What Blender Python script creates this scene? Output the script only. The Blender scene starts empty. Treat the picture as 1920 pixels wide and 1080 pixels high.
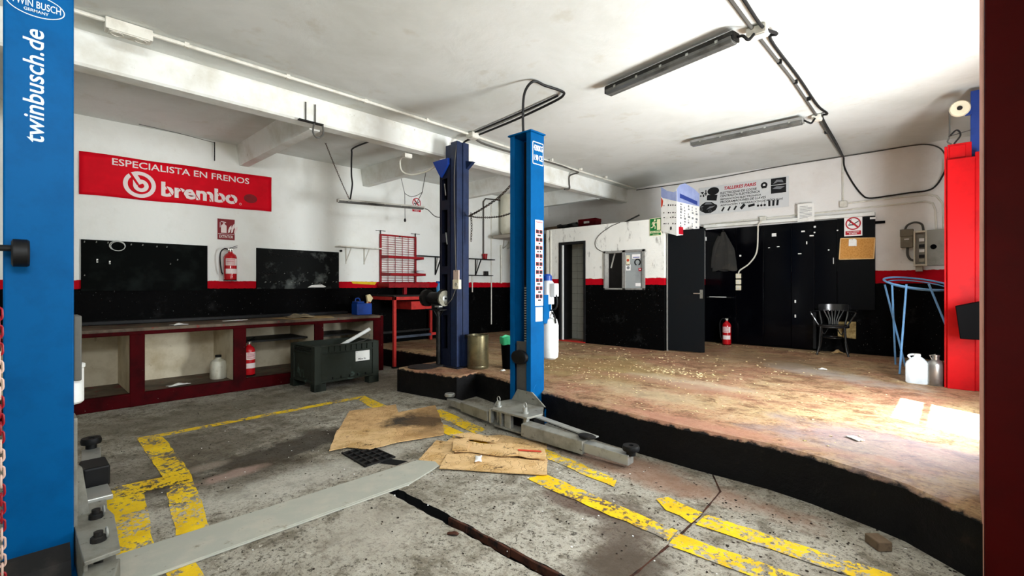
import bpy, bmesh, math, random
from mathutils import Vector, Matrix
random.seed(7)
SC = bpy.context.scene
COL = SC.collection
PI = math.pi

# ------------------------------------------------------------------ camera, sky, sun, exposure
cam = bpy.data.cameras.new('camera')
cam.sensor_width = 36.0
cam.lens = 885.0 / 1920.0 * 36.0
cam.shift_y = -5.0 / 1920.0
cam.clip_start = 0.05
cam_o = bpy.data.objects.new('camera', cam)
cam_o.location = (0, 0, 1.4)
cam_o.rotation_euler = (math.radians(90), 0, math.radians(43.2))
COL.objects.link(cam_o)
SC.camera = cam_o

wd = bpy.data.worlds.new('sky')
SC.world = wd
wd.use_nodes = True
bg = wd.node_tree.nodes['Background']
sky = wd.node_tree.nodes.new('ShaderNodeTexSky')
sky.sky_type = 'NISHITA'
sky.sun_disc = False
sky.sun_elevation = math.radians(58)
sky.sun_rotation = math.radians(120)
wd.node_tree.links.new(sky.outputs[0], bg.inputs[0])
bg.inputs[1].default_value = 0.22

sun = bpy.data.lights.new('sun', 'SUN')
sun.energy = 75.0
sun.angle = math.radians(0.6)
sun.color = (1.0, 0.985, 0.96)
sun_o = bpy.data.objects.new('sun', sun)
sd = Vector((-0.865 * 0.5, 0.5 * 0.5, -0.866))          # 60 degrees up, from the street
sun_o.rotation_euler = sd.to_track_quat('-Z', 'Y').to_euler()
sun_o.location = (6, 1, 8)
COL.objects.link(sun_o)

def area(name, loc, target, sx, sy, power, color, spread=180):
    l = bpy.data.lights.new(name, 'AREA')
    l.shape = 'RECTANGLE'
    l.size, l.size_y = sx, sy
    l.energy = power
    l.color = color
    l.spread = math.radians(spread)
    o = bpy.data.objects.new(name, l)
    o.location = loc
    o.rotation_euler = (Vector(target) - Vector(loc)).to_track_quat('-Z', 'Y').to_euler()
    COL.objects.link(o)
    return o
# daylight coming in through the street doorway (sky and sunlit pavement)
area('doorway_daylight', (0.66, 4.82, 1.45), (-3.2, 5.4, 1.9), 1.0, 1.3, 275, (0.91, 0.965, 1.0), 165)
# added fill lamp high above the shutter opening; the wall there has no window
area('high_fill_lamp', (0.56, 0.8, 2.95), (-7.8, 2.0, 3.1), 2.8, 0.6, 108, (0.91, 0.965, 1.0), 130)
# daylight through the shutter opening of the bay beside the camera
area('shutter_daylight', (0.56, 1.1, 2.2), (-1.3, 2.0, 0.0), 2.2, 0.5, 20, (0.95, 0.98, 1.0), 90)

# lamp added inside the closed office to brighten it; no window behind it
area('office_fill_lamp', (-3.75, 8.6, 1.9), (-4.8, 8.6, 1.4), 0.8, 0.8, 5, (1.0, 0.96, 0.9))

vs = SC.view_settings
SC.display_settings.display_device = 'sRGB'
vs.view_transform = 'Standard'
vs.look = 'None'
vs.gamma = 1.0
vs.use_curve_mapping = False
vs.exposure = 0.14
SC.cycles.max_bounces = 10
SC.cycles.diffuse_bounces = 6
SC.cycles.glossy_bounces = 4
SC.cycles.sample_clamp_indirect = 6.0
SC.cycles.use_denoising = True
SC.cycles.caustics_reflective = False
SC.cycles.caustics_refractive = False

# ------------------------------------------------------------------ mesh helpers
def lin(c):
    if isinstance(c, str):
        c = c.lstrip('#')
        c = tuple(int(c[i:i + 2], 16) / 255 for i in (0, 2, 4))
    return tuple(x / 12.92 if x <= 0.04045 else ((x + 0.055) / 1.055) ** 2.4 for x in c) + (1.0,)

class MB:
    def __init__(s):
        s.v, s.f, s.m = [], [], []
    def add(s, vs, fs, mi=0):
        n = len(s.v)
        s.v += [tuple(p) for p in vs]
        s.f += [tuple(i + n for i in f) for f in fs]
        s.m += [mi] * len(fs)
        return s
    def poly(s, pts, mi=0):
        return s.add(pts, [tuple(range(len(pts)))], mi)
    def box(s, x0, y0, z0, x1, y1, z1, mi=0):
        vs = [(x, y, z) for z in (z0, z1) for y in (y0, y1) for x in (x0, x1)]
        return s.add(vs, [(0, 2, 3, 1), (4, 5, 7, 6), (0, 1, 5, 4), (2, 6, 7, 3), (0, 4, 6, 2), (1, 3, 7, 5)], mi)
    def cbox(s, c, size, rot=(0, 0, 0), mi=0):
        R = Matrix.Rotation(rot[2], 3, 'Z') @ Matrix.Rotation(rot[1], 3, 'Y') @ Matrix.Rotation(rot[0], 3, 'X')
        vs = [Vector(c) + R @ Vector((x * size[0] / 2, y * size[1] / 2, z * size[2] / 2)) for z in (-1, 1) for y in (-1, 1) for x in (-1, 1)]
        return s.add(vs, [(0, 2, 3, 1), (4, 5, 7, 6), (0, 1, 5, 4), (2, 6, 7, 3), (0, 4, 6, 2), (1, 3, 7, 5)], mi)
    def bar(s, p0, p1, w, h, mi=0):
        p0, p1 = Vector(p0), Vector(p1)
        d = p1 - p0
        q = d.to_track_quat('X', 'Z').to_matrix()
        L = d.length
        vs = [p0 + q @ Vector((x * L, y * w / 2, z * h / 2)) for z in (-1, 1) for y in (-1, 1) for x in (0, 1)]
        return s.add(vs, [(0, 2, 3, 1), (4, 5, 7, 6), (0, 1, 5, 4), (2, 6, 7, 3), (0, 4, 6, 2), (1, 3, 7, 5)], mi)
    def prism(s, poly, a, b, axis='z', mi=0):
        n = len(poly)
        def P(p, t):
            return (p[0], p[1], t) if axis == 'z' else ((p[0], t, p[1]) if axis == 'y' else (t, p[0], p[1]))
        vs = [P(p, a) for p in poly] + [P(p, b) for p in poly]
        fs = [tuple(range(n)), tuple(range(2 * n - 1, n - 1, -1))] + [(i, (i + 1) % n, n + (i + 1) % n, n + i) for i in range(n)]
        return s.add(vs, fs, mi)
    def tube(s, pts, r, n=8, closed=False, mi=0, r1=None, cap=True):
        pts = [Vector(p) for p in pts]
        k = len(pts)
        up = None
        rings = []
        for i, p in enumerate(pts):
            if closed:
                t = (pts[(i + 1) % k] - pts[i - 1]).normalized()
            else:
                t = (pts[min(i + 1, k - 1)] - pts[max(i - 1, 0)]).normalized()
            if up is None:
                up = Vector((0, 0, 1)) if abs(t.z) < 0.9 else Vector((1, 0, 0))
            a = (up - t * up.dot(t))
            if a.length < 1e-5:
                a = t.orthogonal()
            a.normalize()
            b = t.cross(a)
            up = a
            rr = r if r1 is None else r + (r1 - r) * i / max(k - 1, 1)
            rings.append([p + (a * math.cos(2 * PI * j / n) + b * math.sin(2 * PI * j / n)) * rr for j in range(n)])
        vs = [q for R in rings for q in R]
        fs = []
        for i in range(k if closed else k - 1):
            i2 = (i + 1) % k
            fs += [(i * n + j, i * n + (j + 1) % n, i2 * n + (j + 1) % n, i2 * n + j) for j in range(n)]
        if not closed and cap:
            fs += [tuple(range(n - 1, -1, -1)), tuple((k - 1) * n + j for j in range(n))]
        return s.add(vs, fs, mi)
    def cyl(s, p0, p1, r, r1=None, n=20, mi=0):
        return s.tube([p0, p1], r, n, False, mi, r1)
    def lathe(s, prof, c=(0, 0, 0), n=24, mi=0, axis='z', cap=True, sx=1, sy=1):
        vs = []
        for r, z in prof:
            for j in range(n):
                a = 2 * PI * j / n
                x, y = r * math.cos(a) * sx, r * math.sin(a) * sy
                q = (x, y, z) if axis == 'z' else ((x, z, y) if axis == 'y' else (z, x, y))
                vs.append((q[0] + c[0], q[1] + c[1], q[2] + c[2]))
        fs = []
        for i in range(len(prof) - 1):
            fs += [(i * n + j, i * n + (j + 1) % n, (i + 1) * n + (j + 1) % n, (i + 1) * n + j) for j in range(n)]
        if cap:
            fs += [tuple(range(n - 1, -1, -1)), tuple((len(prof) - 1) * n + j for j in range(n))]
        return s.add(vs, fs, mi)
    def disc(s, c, r, axis='y', n=24, mi=0, sx=1, sz=1):
        pts = []
        for j in range(n):
            a = 2 * PI * j / n
            p, q = r * math.cos(a) * sx, r * math.sin(a) * sz
            pts.append((c[0] + p, c[1], c[2] + q) if axis == 'y' else ((c[0] + p, c[1] + q, c[2]) if axis == 'z' else (c[0], c[1] + p, c[2] + q)))
        return s.poly(pts, mi)
    def ring(s, c, r0, r1, y=None, n=32, a0=0, a1=2 * PI, mi=0):          # flat annulus in the xz plane
        full = abs(a1 - a0) > 6.28
        vs = []
        k = n + (0 if full else 1)
        for j in range(k):
            a = a0 + (a1 - a0) * j / n
            for r in (r0, r1):
                vs.append((c[0] + r * math.cos(a), c[1], c[2] + r * math.sin(a)))
        fs = [(2 * j, 2 * j + 1, (2 * j + 3) % (2 * k), (2 * j + 2) % (2 * k)) for j in range(n)]
        return s.add(vs, fs, mi)
    def build(s, name, mats, parent=None, bev=0, smooth=False, world=False, kind=None, loc=None, ang=35):
        me = bpy.data.meshes.new(name)
        vs = s.v
        if world and parent is not None:
            l = Vector(parent.location)
            if parent.parent:
                l = l + Vector(parent.parent.location)
            vs = [tuple(Vector(p) - l) for p in vs]
        me.from_pydata(vs, [], s.f)
        if not isinstance(mats, (list, tuple)):
            mats = [mats]
        for m in mats:
            me.materials.append(m)
        if len(mats) > 1:
            me.polygons.foreach_set('material_index', s.m)
        bm = bmesh.new()
        bm.from_mesh(me)
        bmesh.ops.recalc_face_normals(bm, faces=bm.faces[:])
        bm.to_mesh(me)
        bm.free()
        if smooth:
            me.shade_smooth()
            me.set_sharp_from_angle(angle=math.radians(ang))
        o = bpy.data.objects.new(name, me)
        COL.objects.link(o)
        if parent is not None:
            o.parent = parent
        if loc is not None:
            o.location = loc
        if kind:
            o['kind'] = kind
        if bev:
            b = o.modifiers.new('edge', 'BEVEL')
            b.width = bev
            b.segments = 2
            b.limit_method = 'ANGLE'
            b.angle_limit = math.radians(40)
        return o

def thing(name, label, cat, loc=(0, 0, 0), rz=0, group=None):
    o = bpy.data.objects.new(name, None)
    o.empty_display_size = 0.1
    o.location = loc
    o.rotation_euler = (0, 0, rz)
    COL.objects.link(o)
    return tag(o, label, cat, group)
def tag(o, label, cat, group=None):
    o['label'] = label
    o['category'] = cat
    if group:
        o['group'] = group
    return o
def struct(o):
    o['kind'] = 'structure'
    return o
def curve(pts, n=6):
    P = [Vector(p) for p in pts]
    P = [P[0] * 2 - P[1]] + P + [P[-1] * 2 - P[-2]]
    out = []
    for i in range(1, len(P) - 2):
        for k in range(n):
            t = k / n
            a, b, c, d = P[i - 1], P[i], P[i + 1], P[i + 2]
            out.append(0.5 * (2 * b + (c - a) * t + (2 * a - 5 * b + 4 * c - d) * t * t + (3 * b - a - 3 * c + d) * t ** 3))
    out.append(P[-2])
    return out
def copy_tree(o, parent=None):
    c = o.copy()
    COL.objects.link(c)
    c.parent = parent
    for ch in [k for k in COL.objects if k.parent == o]:
        copy_tree(ch, c)
    return c
def text(body, x, z, w, h, y, m, parent, name='lettering', bold=0.0, shear=0.0, rot=0.0):
    """Flat lettering in the local xz plane at depth y, its box starting at (x, z), w wide and h high."""
    cu = bpy.data.curves.new(name, 'FONT')
    cu.body = body
    cu.offset = bold
    cu.shear = shear
    cu.resolution_u = 3
    to = bpy.data.objects.new('t', cu)
    COL.objects.link(to)
    dg = bpy.context.evaluated_depsgraph_get()
    me = bpy.data.meshes.new_from_object(to.evaluated_get(dg))
    bpy.data.objects.remove(to)
    xs = [v.co.x for v in me.vertices]
    ys = [v.co.y for v in me.vertices]
    ax, ay = min(xs), min(ys)
    kx = w / (max(xs) - ax)
    ky = h / (max(ys) - ay) if h else kx
    for v in me.vertices:
        p, q = (v.co.x - ax) * kx, (v.co.y - ay) * ky
        if rot:
            p, q = p * math.cos(rot) - q * math.sin(rot), p * math.sin(rot) + q * math.cos(rot)
        v.co = (x + p, y, z + q)
    me.materials.clear()
    me.materials.append(m)
    me.name = name
    o = bpy.data.objects.new(name, me)
    COL.objects.link(o)
    o.parent = parent
    return o

# ------------------------------------------------------------------ materials
def nodes(name):
    m = bpy.data.materials.new(name)
    m.use_nodes = True
    nt = m.node_tree
    return m, nt, nt.nodes['Principled BSDF']
def N(nt, t, **k):
    n = nt.nodes.new(t)
    for a, b in k.items():
        setattr(n, a, b)
    return n
def noise(nt, vec, sc, det=5, rough=0.6, dist=0.0):
    n = N(nt, 'ShaderNodeTexNoise')
    n.inputs['Scale'].default_value = sc
    n.inputs['Detail'].default_value = det
    n.inputs['Roughness'].default_value = rough
    n.inputs['Distortion'].default_value = dist
    nt.links.new(vec, n.inputs['Vector'])
    return n.outputs['Fac']
def rng(nt, v, a, b, c=0.0, d=1.0):
    n = N(nt, 'ShaderNodeMapRange')
    n.inputs[1].default_value, n.inputs[2].default_value, n.inputs[3].default_value, n.inputs[4].default_value = a, b, c, d
    nt.links.new(v, n.inputs[0])
    return n.outputs[0]
def mix(nt, f, a, b):
    n = N(nt, 'ShaderNodeMix', data_type='RGBA')
    for s, v in ((n.inputs[0], f), (n.inputs[6], a), (n.inputs[7], b)):
        if isinstance(v, (int, float)):
            s.default_value = v
        elif isinstance(v, (tuple, list)):
            s.default_value = v
        else:
            nt.links.new(v, s)
    return n.outputs[2]
def mth(nt, op, a, b=0.0):
    n = N(nt, 'ShaderNodeMath', operation=op)
    for s, v in ((n.inputs[0], a), (n.inputs[1], b)):
        if isinstance(v, (int, float)):
            s.default_value = v
        else:
            nt.links.new(v, s)
    return n.outputs[0]
def coords(nt):
    return N(nt, 'ShaderNodeTexCoord').outputs['Object']
def scaled(nt, vec, s):
    n = N(nt, 'ShaderNodeVectorMath', operation='MULTIPLY')
    n.inputs[1].default_value = s
    nt.links.new(vec, n.inputs[0])
    return n.outputs[0]
def bump(nt, bs, h, strength, dist=0.01):
    n = N(nt, 'ShaderNodeBump')
    n.inputs['Strength'].default_value = strength
    n.inputs['Distance'].default_value = dist
    nt.links.new(h, n.inputs['Height'])
    nt.links.new(n.outputs[0], bs.inputs['Normal'])
def M(name, col, rough=0.5, metal=0.0, col2=None, sc=3, lo=0.5, hi=0.7, col3=None, sc3=25, lo3=0.62, hi3=0.7, b=0.0, bsc=60, spec=0.25, coat=0.0, trans=0.0, alpha=1.0):
    m, nt, bs = nodes(name)
    c = lin(col)
    v = coords(nt)
    out = c
    if col2:
        out = mix(nt, rng(nt, noise(nt, v, sc, 6, 0.65), lo, hi), out, lin(col2))
    if col3:
        out = mix(nt, rng(nt, noise(nt, v, sc3, 4, 0.7), lo3, hi3), out, lin(col3))
    if isinstance(out, tuple):
        bs.inputs['Base Color'].default_value = out
    else:
        nt.links.new(out, bs.inputs['Base Color'])
    bs.inputs['Roughness'].default_value = rough
    bs.inputs['Metallic'].default_value = metal
    bs.inputs['Specular IOR Level'].default_value = spec
    bs.inputs['Coat Weight'].default_value = coat
    bs.inputs['Transmission Weight'].default_value = trans
    bs.inputs['Alpha'].default_value = alpha
    if b:
        bump(nt, bs, noise(nt, v, bsc, 4), b, 0.004)
    return m

def wall_paint(name, z1, z2, white='#e8eae6', dirt='#b9b5a8', marks=0.0, white2='#dcdcd5'):
    """White plaster over a red band over a black dado: flat coats of paint at fixed heights."""
    m, nt, bs = nodes(name)
    v = coords(nt)
    n1 = noise(nt, v, 1.3, 7, 0.62)
    n2 = noise(nt, v, 9, 6, 0.7)
    w = mix(nt, rng(nt, n1, 0.46, 0.72), lin(white), lin(white2))
    w = mix(nt, rng(nt, n2, 0.64, 0.76, 0, 0.5), w, lin(dirt))
    if marks:
        n4 = noise(nt, scaled(nt, v, (1, 1, 0.4)), 7, 8, 0.72, 0.15)
        w = mix(nt, rng(nt, n4, 0.56, 0.68, 0, marks), w, lin('#7d7a74'))
    rough_scuff = noise(nt, v, 3.2, 8, 0.72)
    k = mix(nt, rng(nt, rough_scuff, 0.58, 0.74, 0, 0.55), lin('#050505'), lin('#2e2e2e'))
    fl = noise(nt, v, 45, 3, 0.6)
    k = mix(nt, rng(nt, fl, 0.70, 0.74, 0, 0.8), k, lin('#8a8a8a'))
    r = mix(nt, rng(nt, rough_scuff, 0.56, 0.75, 0, 0.8), lin('#b00a1a'), lin('#5a0a12'))
    sep = N(nt, 'ShaderNodeSeparateXYZ')
    nt.links.new(v, sep.inputs[0])
    z = mth(nt, 'ADD', sep.outputs[2], rng(nt, noise(nt, v, 14, 3), 0.3, 0.7, -0.006, 0.006))
    c = mix(nt, rng(nt, z, z1 - 0.003, z1 + 0.003), k, r)
    c = mix(nt, rng(nt, z, z2 - 0.003, z2 + 0.003), c, w)
    nt.links.new(c, bs.inputs['Base Color'])
    bs.inputs['Roughness'].default_value = 0.62
    bs.inputs['Specular IOR Level'].default_value = 0.03
    bump(nt, bs, mth(nt, 'ADD', mth(nt, 'MULTIPLY', noise(nt, v, 2.5, 5), 0.9), mth(nt, 'MULTIPLY', noise(nt, v, 22, 5), 0.35)), 0.35, 0.03)
    return m

def stain(nt, v, x, y, sx, sy, rot, warp):
    mp = N(nt, 'ShaderNodeMapping', vector_type='TEXTURE')
    mp.inputs['Location'].default_value = (x, y, 0)
    mp.inputs['Rotation'].default_value = (0, 0, rot)
    mp.inputs['Scale'].default_value = (sx, sy, 1)
    nt.links.new(v, mp.inputs[0])
    ln = N(nt, 'ShaderNodeVectorMath', operation='LENGTH')
    nt.links.new(mp.outputs[0], ln.inputs[0])
    d = mth(nt, 'ADD', ln.outputs['Value'], warp)
    return rng(nt, d, 0.55, 1.15, 1, 0)

def concrete(nt, v):
    big = noise(nt, v, 0.8, 6, 0.6, 0.3)
    med = noise(nt, v, 4.5, 8, 0.7, 0.4)
    fine = noise(nt, v, 30, 6, 0.75)
    grit = noise(nt, v, 70, 4, 0.75)
    c = mix(nt, rng(nt, big, 0.38, 0.62), lin('#aea99b'), lin('#958f80'))
    c = mix(nt, rng(nt, med, 0.50, 0.62, 0, 0.8), c, lin('#625a4a'))
    c = mix(nt, rng(nt, med, 0.47, 0.33, 0, 0.55), c, lin('#c2beb2'))
    c = mix(nt, rng(nt, fine, 0.54, 0.60, 0, 0.8), c, lin('#4d4638'))
    pit = noise(nt, v, 22, 7, 0.8, 0.5)
    c = mix(nt, rng(nt, pit, 0.575, 0.60, 0, 0.9), c, lin('#2d271c'))
    c = mix(nt, rng(nt, pit, 0.40, 0.37, 0, 0.6), c, lin('#d2cdbd'))
    c = mix(nt, rng(nt, grit, 0.58, 0.62, 0, 0.8), c, lin('#2a251d'))
    c = mix(nt, rng(nt, grit, 0.38, 0.32, 0, 0.7), c, lin('#d6d2c4'))
    warp = rng(nt, noise(nt, v, 2.2, 7, 0.7), 0.25, 0.75, -0.65, 0.65)
    S = [(-4.15, 1.65, 0.32, 1.15, 0.15, '#241c12', 0.85), (-4.7, 1.2, 0.5, 1.1, 0.3, '#4a4132', 0.7), (-3.9, 1.0, 0.28, 0.9, -0.2, '#3e3424', 0.6),
         (-5.9, 1.6, 0.7, 1.6, 0.1, '#57503f', 0.6), (-6.0, 3.8, 0.8, 0.6, 0, '#5a4c3c', 0.5), (-1.35, 2.35, 0.2, 0.5, 0.5, '#54463a', 0.8),
         (-1.75, 2.5, 0.3, 0.12, 0.1, '#4d3327', 0.75), (-1.15, 2.0, 0.25, 0.4, 0.2, '#4a4034', 0.8), (-1.7, 3.25, 1.0, 0.22, -0.05, '#8d6a55', 0.7),
         (-3.9, 1.10, 0.10, 0.26, 0.1, '#c0a294', 0.45), (-4.2, 1.05, 0.09, 0.16, 0.2, '#b0a08f', 0.35), (-3.45, 1.45, 0.2, 0.9, 0.0, '#b9b6aa', 0.5), (-2.4, 1.45, 0.35, 0.3, 0.0, '#aca698', 0.5)]
    for (x, y, sx, sy, r, col, k) in S:
        c = mix(nt, mth(nt, 'MULTIPLY', stain(nt, v, x, y, sx, sy, r, warp), k), c, lin(col))
    h = mth(nt, 'ADD', mth(nt, 'MULTIPLY', fine, 0.6), mth(nt, 'MULTIPLY', med, 0.8))
    h = mth(nt, 'ADD', h, mth(nt, 'MULTIPLY', grit, 0.25))
    return c, h

def make_floor_mats():
    m, nt, bs = nodes('oily_concrete')
    v = coords(nt)
    c, h = concrete(nt, v)
    nt.links.new(c, bs.inputs['Base Color'])
    nt.links.new(rng(nt, noise(nt, v, 1.6, 5), 0.35, 0.65, 0.5, 0.85), bs.inputs['Roughness'])
    bs.inputs['Specular IOR Level'].default_value = 0.3
    bump(nt, bs, h, 0.8, 0.014)
    m2, nt, bs = nodes('worn_yellow_paint')
    v = coords(nt)
    c, h = concrete(nt, v)
    y = mix(nt, rng(nt, noise(nt, v, 5, 5), 0.35, 0.7), lin('#f0cb12'), lin('#d2a912'))
    wear = mth(nt, 'ADD', mth(nt, 'MULTIPLY', noise(nt, v, 26, 6, 0.75), 0.55), mth(nt, 'MULTIPLY', noise(nt, v, 3.5, 6, 0.7), 0.45))
    c = mix(nt, rng(nt, wear, 0.505, 0.53), y, c)
    nt.links.new(c, bs.inputs['Base Color'])
    bs.inputs['Roughness'].default_value = 0.65
    bs.inputs['Specular IOR Level'].default_value = 0.3
    bump(nt, bs, h, 0.45, 0.01)
    m3, nt, bs = nodes('worn_red_brown_floor_paint')
    v = coords(nt)
    vv = scaled(nt, v, (1, 1.25, 1))
    big = noise(nt, vv, 1.1, 7, 0.62, 0.5)
    med = noise(nt, vv, 5, 8, 0.72, 0.6)
    fine = noise(nt, v, 38, 5, 0.75)
    c = mix(nt, rng(nt, big, 0.40, 0.62), lin('#a0735a'), lin('#ab926c'))
    c = mix(nt, rng(nt, med, 0.48, 0.62, 0, 0.85), c, lin('#6b4c36'))
    c = mix(nt, rng(nt, med, 0.46, 0.32, 0, 0.7), c, lin('#b49f83'))
    c = mix(nt, rng(nt, fine, 0.55, 0.65, 0, 0.75), c, lin('#3f2f23'))
    c = mix(nt, rng(nt, fine, 0.42, 0.34, 0, 0.7), c, lin('#c9b48c'))
    warp = rng(nt, noise(nt, v, 2.2, 7, 0.7), 0.25, 0.75, -0.65, 0.65)
    for (x, y, sx, sy, r, col, k) in [(-3.6, 5.3, 1.4, 1.0, 0, '#a08a55', 0.5), (-1.2, 6.9, 0.9, 0.35, -0.6, '#a8a29c', 0.6), (-0.3, 4.0, 0.9, 0.6, 0, '#85828a', 0.55),
                                      (-2.3, 4.4, 0.8, 0.3, -0.2, '#b9a888', 0.5), (-2.2, 5.2, 0.8, 0.25, -0.1, '#c2b39c', 0.5), (-2.0, 7.6, 1.3, 0.6, 0, '#7e6a50', 0.6), (-2.3, 5.0, 1.5, 0.2, -0.1, '#9c6b58', 0.5), (-1.6, 3.7, 1.4, 0.14, 0, '#a87a64', 0.7)]:
        c = mix(nt, mth(nt, 'MULTIPLY', stain(nt, v, x, y, sx, sy, r, warp), k), c, lin(col))
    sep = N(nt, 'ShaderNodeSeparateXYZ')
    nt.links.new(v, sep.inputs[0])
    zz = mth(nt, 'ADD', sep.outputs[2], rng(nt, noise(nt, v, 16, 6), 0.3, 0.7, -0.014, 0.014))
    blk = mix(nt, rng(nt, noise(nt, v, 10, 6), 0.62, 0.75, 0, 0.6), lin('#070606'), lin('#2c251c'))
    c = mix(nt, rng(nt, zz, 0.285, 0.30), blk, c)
    nt.links.new(c, bs.inputs['Base Color'])
    nt.links.new(rng(nt, noise(nt, v, 2.2, 5), 0.35, 0.65, 0.42, 0.8), bs.inputs['Roughness'])
    bs.inputs['Specular IOR Level'].default_value = 0.2
    bump(nt, bs, mth(nt, 'ADD', fine, mth(nt, 'MULTIPLY', med, 1.2)), 0.45, 0.012)
    return m, m2, m3
CONC, YEL, PLAT = make_floor_mats()

WALL_L = wall_paint('left_wall_paint', 1.355, 1.465)
WALL_B = wall_paint('back_wall_paint', 1.43, 1.63, '#e4e2df', '#b4aaa2', 0.0, '#d8d3ce')
WALL_P = wall_paint('office_front_paint', 1.41, 1.525, '#e6e6e0', '#8f8b82', 0.95)
def ceiling_mat():
    m, nt, bs = nodes('ceiling_plaster')
    v = coords(nt)
    c = mix(nt, rng(nt, noise(nt, v, 0.9, 7, 0.65, 0.4), 0.42, 0.66), lin('#d9dcd9'), lin('#cbcec9'))
    c = mix(nt, rng(nt, noise(nt, v, 7, 7, 0.72), 0.68, 0.74, 0, 0.6), c, lin('#8d8a80'))
    c = mix(nt, rng(nt, noise(nt, v, 3, 6), 0.60, 0.7, 0, 0.3), c, lin('#b8b19c'))
    nt.links.new(c, bs.inputs['Base Color'])
    bs.inputs['Roughness'].default_value = 0.8
    bs.inputs['Specular IOR Level'].default_value = 0.2
    bump(nt, bs, mth(nt, 'ADD', noise(nt, v, 2.2, 6, 0.6, 0.5), mth(nt, 'MULTIPLY', noise(nt, v, 20, 4), 0.10)), 0.22, 0.05)
    return m
CEIL = ceiling_mat()
WHITE_PL = M('white_plaster', '#e6e8e4', 0.75, col2='#cfcdc2', sc=2.5, lo=0.45, hi=0.7, col3='#a09b8c', sc3=12, lo3=0.68, hi3=0.78, b=0.3, bsc=9)
CREAM = M('cream_masonry', '#d8cdb4', 0.8, col2='#b8a98a', sc=2.5, lo=0.45, hi=0.7, col3='#8f8064', sc3=9, lo3=0.66, hi3=0.76, b=0.4, bsc=12)
BENCHRED = M('dark_red_masonry_paint', '#3f0206', 0.65, spec=0.05, col2='#240304', sc=4, lo=0.45, hi=0.7, col3='#a08f84', sc3=22, lo3=0.70, hi3=0.73, b=0.4, bsc=25)
BENCHTOP = M('oily_bench_top', '#6a5c4b', 0.6, col2='#3a2f25', sc=4, lo=0.4, hi=0.65, col3='#8c2a24', sc3=8, lo3=0.6, hi3=0.68, b=0.4, bsc=30)
BLACKGLOSS = M('glossy_black_paint', '#030306', 0.12, col2='#07080c', sc=2, lo=0.5, hi=0.7, spec=0.12, b=0.04, bsc=3)
BLACKMATT = M('matt_black_paint', '#0f0f10', 0.55, col2='#1c1c1d', sc=5, lo=0.5, hi=0.7, col3='#4a4a4a', sc3=30, lo3=0.72, hi3=0.76)
DOORBLK = M('dark_grey_door_paint', '#131517', 0.6, spec=0.04, col2='#151516', sc=3, col3='#3a3a3a', sc3=24, lo3=0.72, hi3=0.76)
TOOLBLK = M('dark_tool_board', '#040605', 0.6, spec=0.03, col2='#151a18', sc=3, lo=0.5, hi=0.7, col3='#3c403d', sc3=14, lo3=0.72, hi3=0.78)
TOOLGRY = M('scuffed_tool_board', '#090b0a', 0.6, spec=0.08, col2='#6a6f6c', sc=3.2, lo=0.54, hi=0.78, col3='#0a0a0a', sc3=16, lo3=0.64, hi3=0.68)
BLUE = M('blue_lift_enamel', '#004e84', 0.5, spec=0.06, col2='#004476', sc=6, lo=0.45, hi=0.75, col3='#0b4a78', sc3=50, lo3=0.72, hi3=0.78)
NAVY = M('dark_navy_enamel', '#1b2948', 0.45, spec=0.3, col2='#141d36', sc=6, lo=0.45, hi=0.7, col3='#5c6488', sc3=40, lo3=0.72, hi3=0.76)
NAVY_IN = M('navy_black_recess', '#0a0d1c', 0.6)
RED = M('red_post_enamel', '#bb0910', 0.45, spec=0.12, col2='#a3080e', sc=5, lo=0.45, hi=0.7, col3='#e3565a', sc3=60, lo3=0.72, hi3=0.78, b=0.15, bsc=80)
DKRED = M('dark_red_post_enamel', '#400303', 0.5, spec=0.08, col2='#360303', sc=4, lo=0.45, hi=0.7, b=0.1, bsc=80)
RACKRED = M('red_steel_enamel', '#92101a', 0.45, col2='#6e0c12', sc=9, lo=0.5, hi=0.7)
TABLERED = M('orange_red_steel', '#b42c26', 0.5, col2='#8e201c', sc=7, lo=0.5, hi=0.7, col3='#5a4a44', sc3=30, lo3=0.68, hi3=0.72)
STEEL = M('grey_painted_steel', '#8b8a80', 0.5, 0.25, col2='#6b675c', sc=7, lo=0.45, hi=0.7, col3='#3c362c', sc3=22, lo3=0.62, hi3=0.7, b=0.2, bsc=70)
LSTEEL = M('worn_bare_steel', '#a9aaa4', 0.42, 0.6, col2='#7a7a72', sc=8, lo=0.5, hi=0.7)
PLATE = M('galvanised_floor_plate', '#a9aa9e', 0.55, 0.1, col2='#b5b2a4', sc=5, lo=0.45, hi=0.65, col3='#7d7664', sc3=9, lo3=0.62, hi3=0.75, b=0.15, bsc=50)
RUST = M('rusty_iron', '#4a2a1c', 0.8, 0.1, col2='#1d1410', sc=12, lo=0.45, hi=0.6, b=0.5, bsc=40)
IRON = M('dark_iron', '#1b1a19', 0.6, 0.3, col2='#2f2b27', sc=10, lo=0.5, hi=0.7)
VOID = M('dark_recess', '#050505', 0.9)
RUBBER = M('black_rubber', '#070708', 0.55, spec=0.25)
PLASTIC_BK = M('black_plastic', '#020203', 0.6, spec=0.04)
WHITE = M('white_plastic', '#dfe1de', 0.4, col2='#cfd0ca', sc=5)
JUG = M('translucent_white_plastic', '#dfe8ee', 0.35, col2='#cfd9e0', sc=6, trans=0.12)
GREYPL = M('light_grey_plastic', '#a9a698', 0.45, col2='#999586', sc=6)
GREYBOX = M('grey_enamel_box', '#8f8d84', 0.45, col2='#7c7a70', sc=6)
CREAMPL = M('cream_plastic', '#e3dcc2', 0.4, col2='#d3cab0', sc=8)
CRATE = M('dark_grey_crate_plastic', '#2d322c', 0.6, spec=0.12, col2='#23271f', sc=3, lo=0.45, hi=0.7, col3='#5f746d', sc3=3.2, lo3=0.62, hi3=0.78)
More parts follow.
